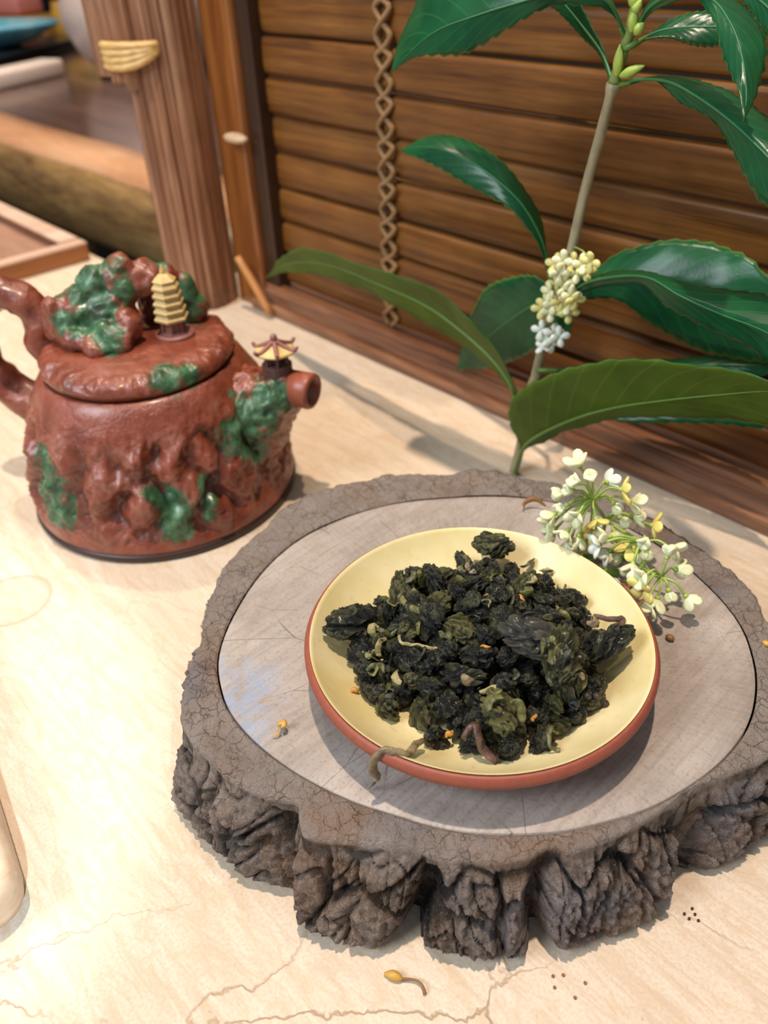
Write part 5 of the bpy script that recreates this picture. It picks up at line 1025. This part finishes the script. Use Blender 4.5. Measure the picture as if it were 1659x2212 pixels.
# smaller flowers in the leaf axils of the branch: one mesh each
def small_flower(m_, seed):
    r_ = random.Random(seed); g = G(); pm = petal_mesh('t', .0046, .00135, .0008); pv_ = [v.co.copy() for v in pm.vertices]; pf_ = [tuple(p.vertices) for p in pm.polygons]; bpy.data.meshes.remove(pm)
    for i in range(4):
        M3 = Matrix.Rotation(i*pi/2, 3, 'Z') @ Matrix.Rotation(-r_.uniform(.9, 1.35), 3, 'X'); g.add([M3 @ v for v in pv_], pf_)
    me = mesh('flower', g.v, g.f); me.materials.append(m_); return me
SF = [small_flower(m_, 3+i) for i, m_ in enumerate((plain('pale_yellow_petal', (.80, .72, .26), .4), m_cream, m_white, m_white))]
for i, (p_, k_) in enumerate(STEMFLOWERS):
    p = Vector(p_); s_ = min(sp, key=lambda q: abs(q.z-(p.z-.003))); d_ = (p-s_).normalized()
    o = link('flower', SF[(2+i % 2) if k_ else i % 2], None, br, p-d_*.002-wpos(br)); o.rotation_euler = (d_+Vector((rs.uniform(-.8, .8), rs.uniform(-.8, .2), rs.uniform(-.5, .9)))).to_track_quat('Z', 'Y').to_euler(); o.scale = (1.12,)*3
    G().tube([s_, s_.lerp(p, .5)+Vector((0, 0, .0015)), p-d_*.002], .0004, 5, True, 3).put('pedicel', m_pedi, br)

# ------------------------------------------------------------------ dried bits
m_dry = plain('dried_brown_petal', (.24, .11, .035), .5, .2); m_gold = plain('dried_golden_petal', (.58, .33, .06), .45, .2)
def curl(name, c, pts, rad, m_, lab, cat, sq=.5):
    c = Vector(c); return tag(G().tube([c+Vector(p) for p in pts], rad, 8, True, 5, sq).put(name, m_, None, True, c), lab, cat)
Z_ = LT+.0012
curl('dried_petal', (-.1385, .0785, Z_), [(-.0015, -.0022, 0), (-.0005, -.0008, .0006), (-.001, .0005, .001), (-.0022, .0012, .0022), (-.0012, .0024, .0030), (.0002, .0016, .0026)], [.0003, .0004, .0006, .0010, .0011, .0007], m_gold, 'tiny golden dried blossom with curled stalk on the near left of the log slice', 'dried petal')
curl('dried_petal', (-.154, .229, Z_), [(.0035, .004, .001), (.0005, .003, .003), (-.002, .001, .0035), (-.0035, -.002, .002), (-.002, -.0035, .0005)], [.0004, .0009, .0012, .0009, .0003], m_dry, 'brown curled dried petal on the log slice behind the saucer', 'dried petal')
tag(G().ico((-.0728, .2017, Z_), (.0017, .0013, .0012), 2).put('seed_husk', m_dry, None, loc=(-.0728, .2017, LT)), 'small brown husk on the log slice right of the saucer', 'husk')
tag(G().ico((-.0475, .2225, Z_), (.0016, .0011, .0010), 2).put('seed_husk', m_gold, None, loc=(-.0475, .2225, LT)), 'golden crumb on the bark edge beyond the sprig', 'husk')
bd = thing('dried_bud', (-.073, .067, 0), 'dried golden flower bud with brown stalk on the table before the log slice', 'dried bud')
G().tube([(-.0785, .0645, .0012), (-.0765, .0658, .0017), (-.0745, .0668, .0016), (-.0735, .0673, .0014)], [.0004, .0014, .0012, .0004], 9, True, 5).put('bud', m_gold, bd)
G().tube([(-.0738, .0671, .0014), (-.071, .0695, .0016), (-.0685, .0702, .0018), (-.0662, .0693, .0008)], [.0004, .00035, .0004, .0006], 7, True, 5).put('stalk', m_dry, bd)
G_ = 'dark crumbs on the table right of the log slice'
for x, y in ((-.0250, .144), (-.0232, .1437), (-.0226, .1462), (-.0209, .1452), (-.0241, .1472)): tag(G().ico((x, y, .0004), (.0005, .0006, .0004), 1).put('crumb', m_foot, None, loc=(x, y, 0)), 'tiny black crumb on the table right of the log slice', 'crumb', G_)
for x, y in ((-.043, .100), (-.0408, .0978), (-.0352, .1052), (-.035, .0998), (-.041, .1024)): tag(G().ico((x, y, .0004), (.0006, .0005, .0004), 1).put('crumb', m_dry, None, loc=(x, y, 0)), 'tiny brown crumb on the table in front of the log slice', 'crumb', 'brown crumbs in front of the log slice')
for k, (c_, a_) in enumerate((((-.1005, .2125, LT+.0022), .4), ((-.0975, .2105, LT+.0020), 1.5), ((-.0945, .2085, LT+.0020), 2.4), ((-.0905, .2065, LT+.002), .9), ((-.100, .2085, LT+.002), 2.9))):
    M3 = Matrix.Rotation(a_, 3, 'Z')
    curl('dried_leaf_scrap', c_, [M3 @ Vector(p) for p in ((-.006, 0, 0), (-.003, .0012, .0012), (.001, -.0004, .0005), (.004, .0008, .0014), (.006, -.001, .0)) ], [.0006, .0016, .0019, .0014, .0004], m_dry, None, None, .35)
for i, o in enumerate([o for o in COL.objects if o.name.startswith('dried_leaf_scrap')]): tag(o, 'brown dried leaf scrap under the flower sprig beside the saucer', 'dried leaf', 'brown scraps under the flower sprig')
tag(G().tube([(-.1036, .2116, .0488), (-.1020, .2107, .0492), (-.0990, .2090, .0492), (-.0975, .2080, .0486)], [.0004, .0013, .0013, .0004], 9, True, 5).put('rice_grain', plain('rice_white', (.80, .82, .84), .4), None, loc=(-.1005, .2098, .0479)), 'white rice-like grain between the saucer rim and the flower sprig', 'grain')
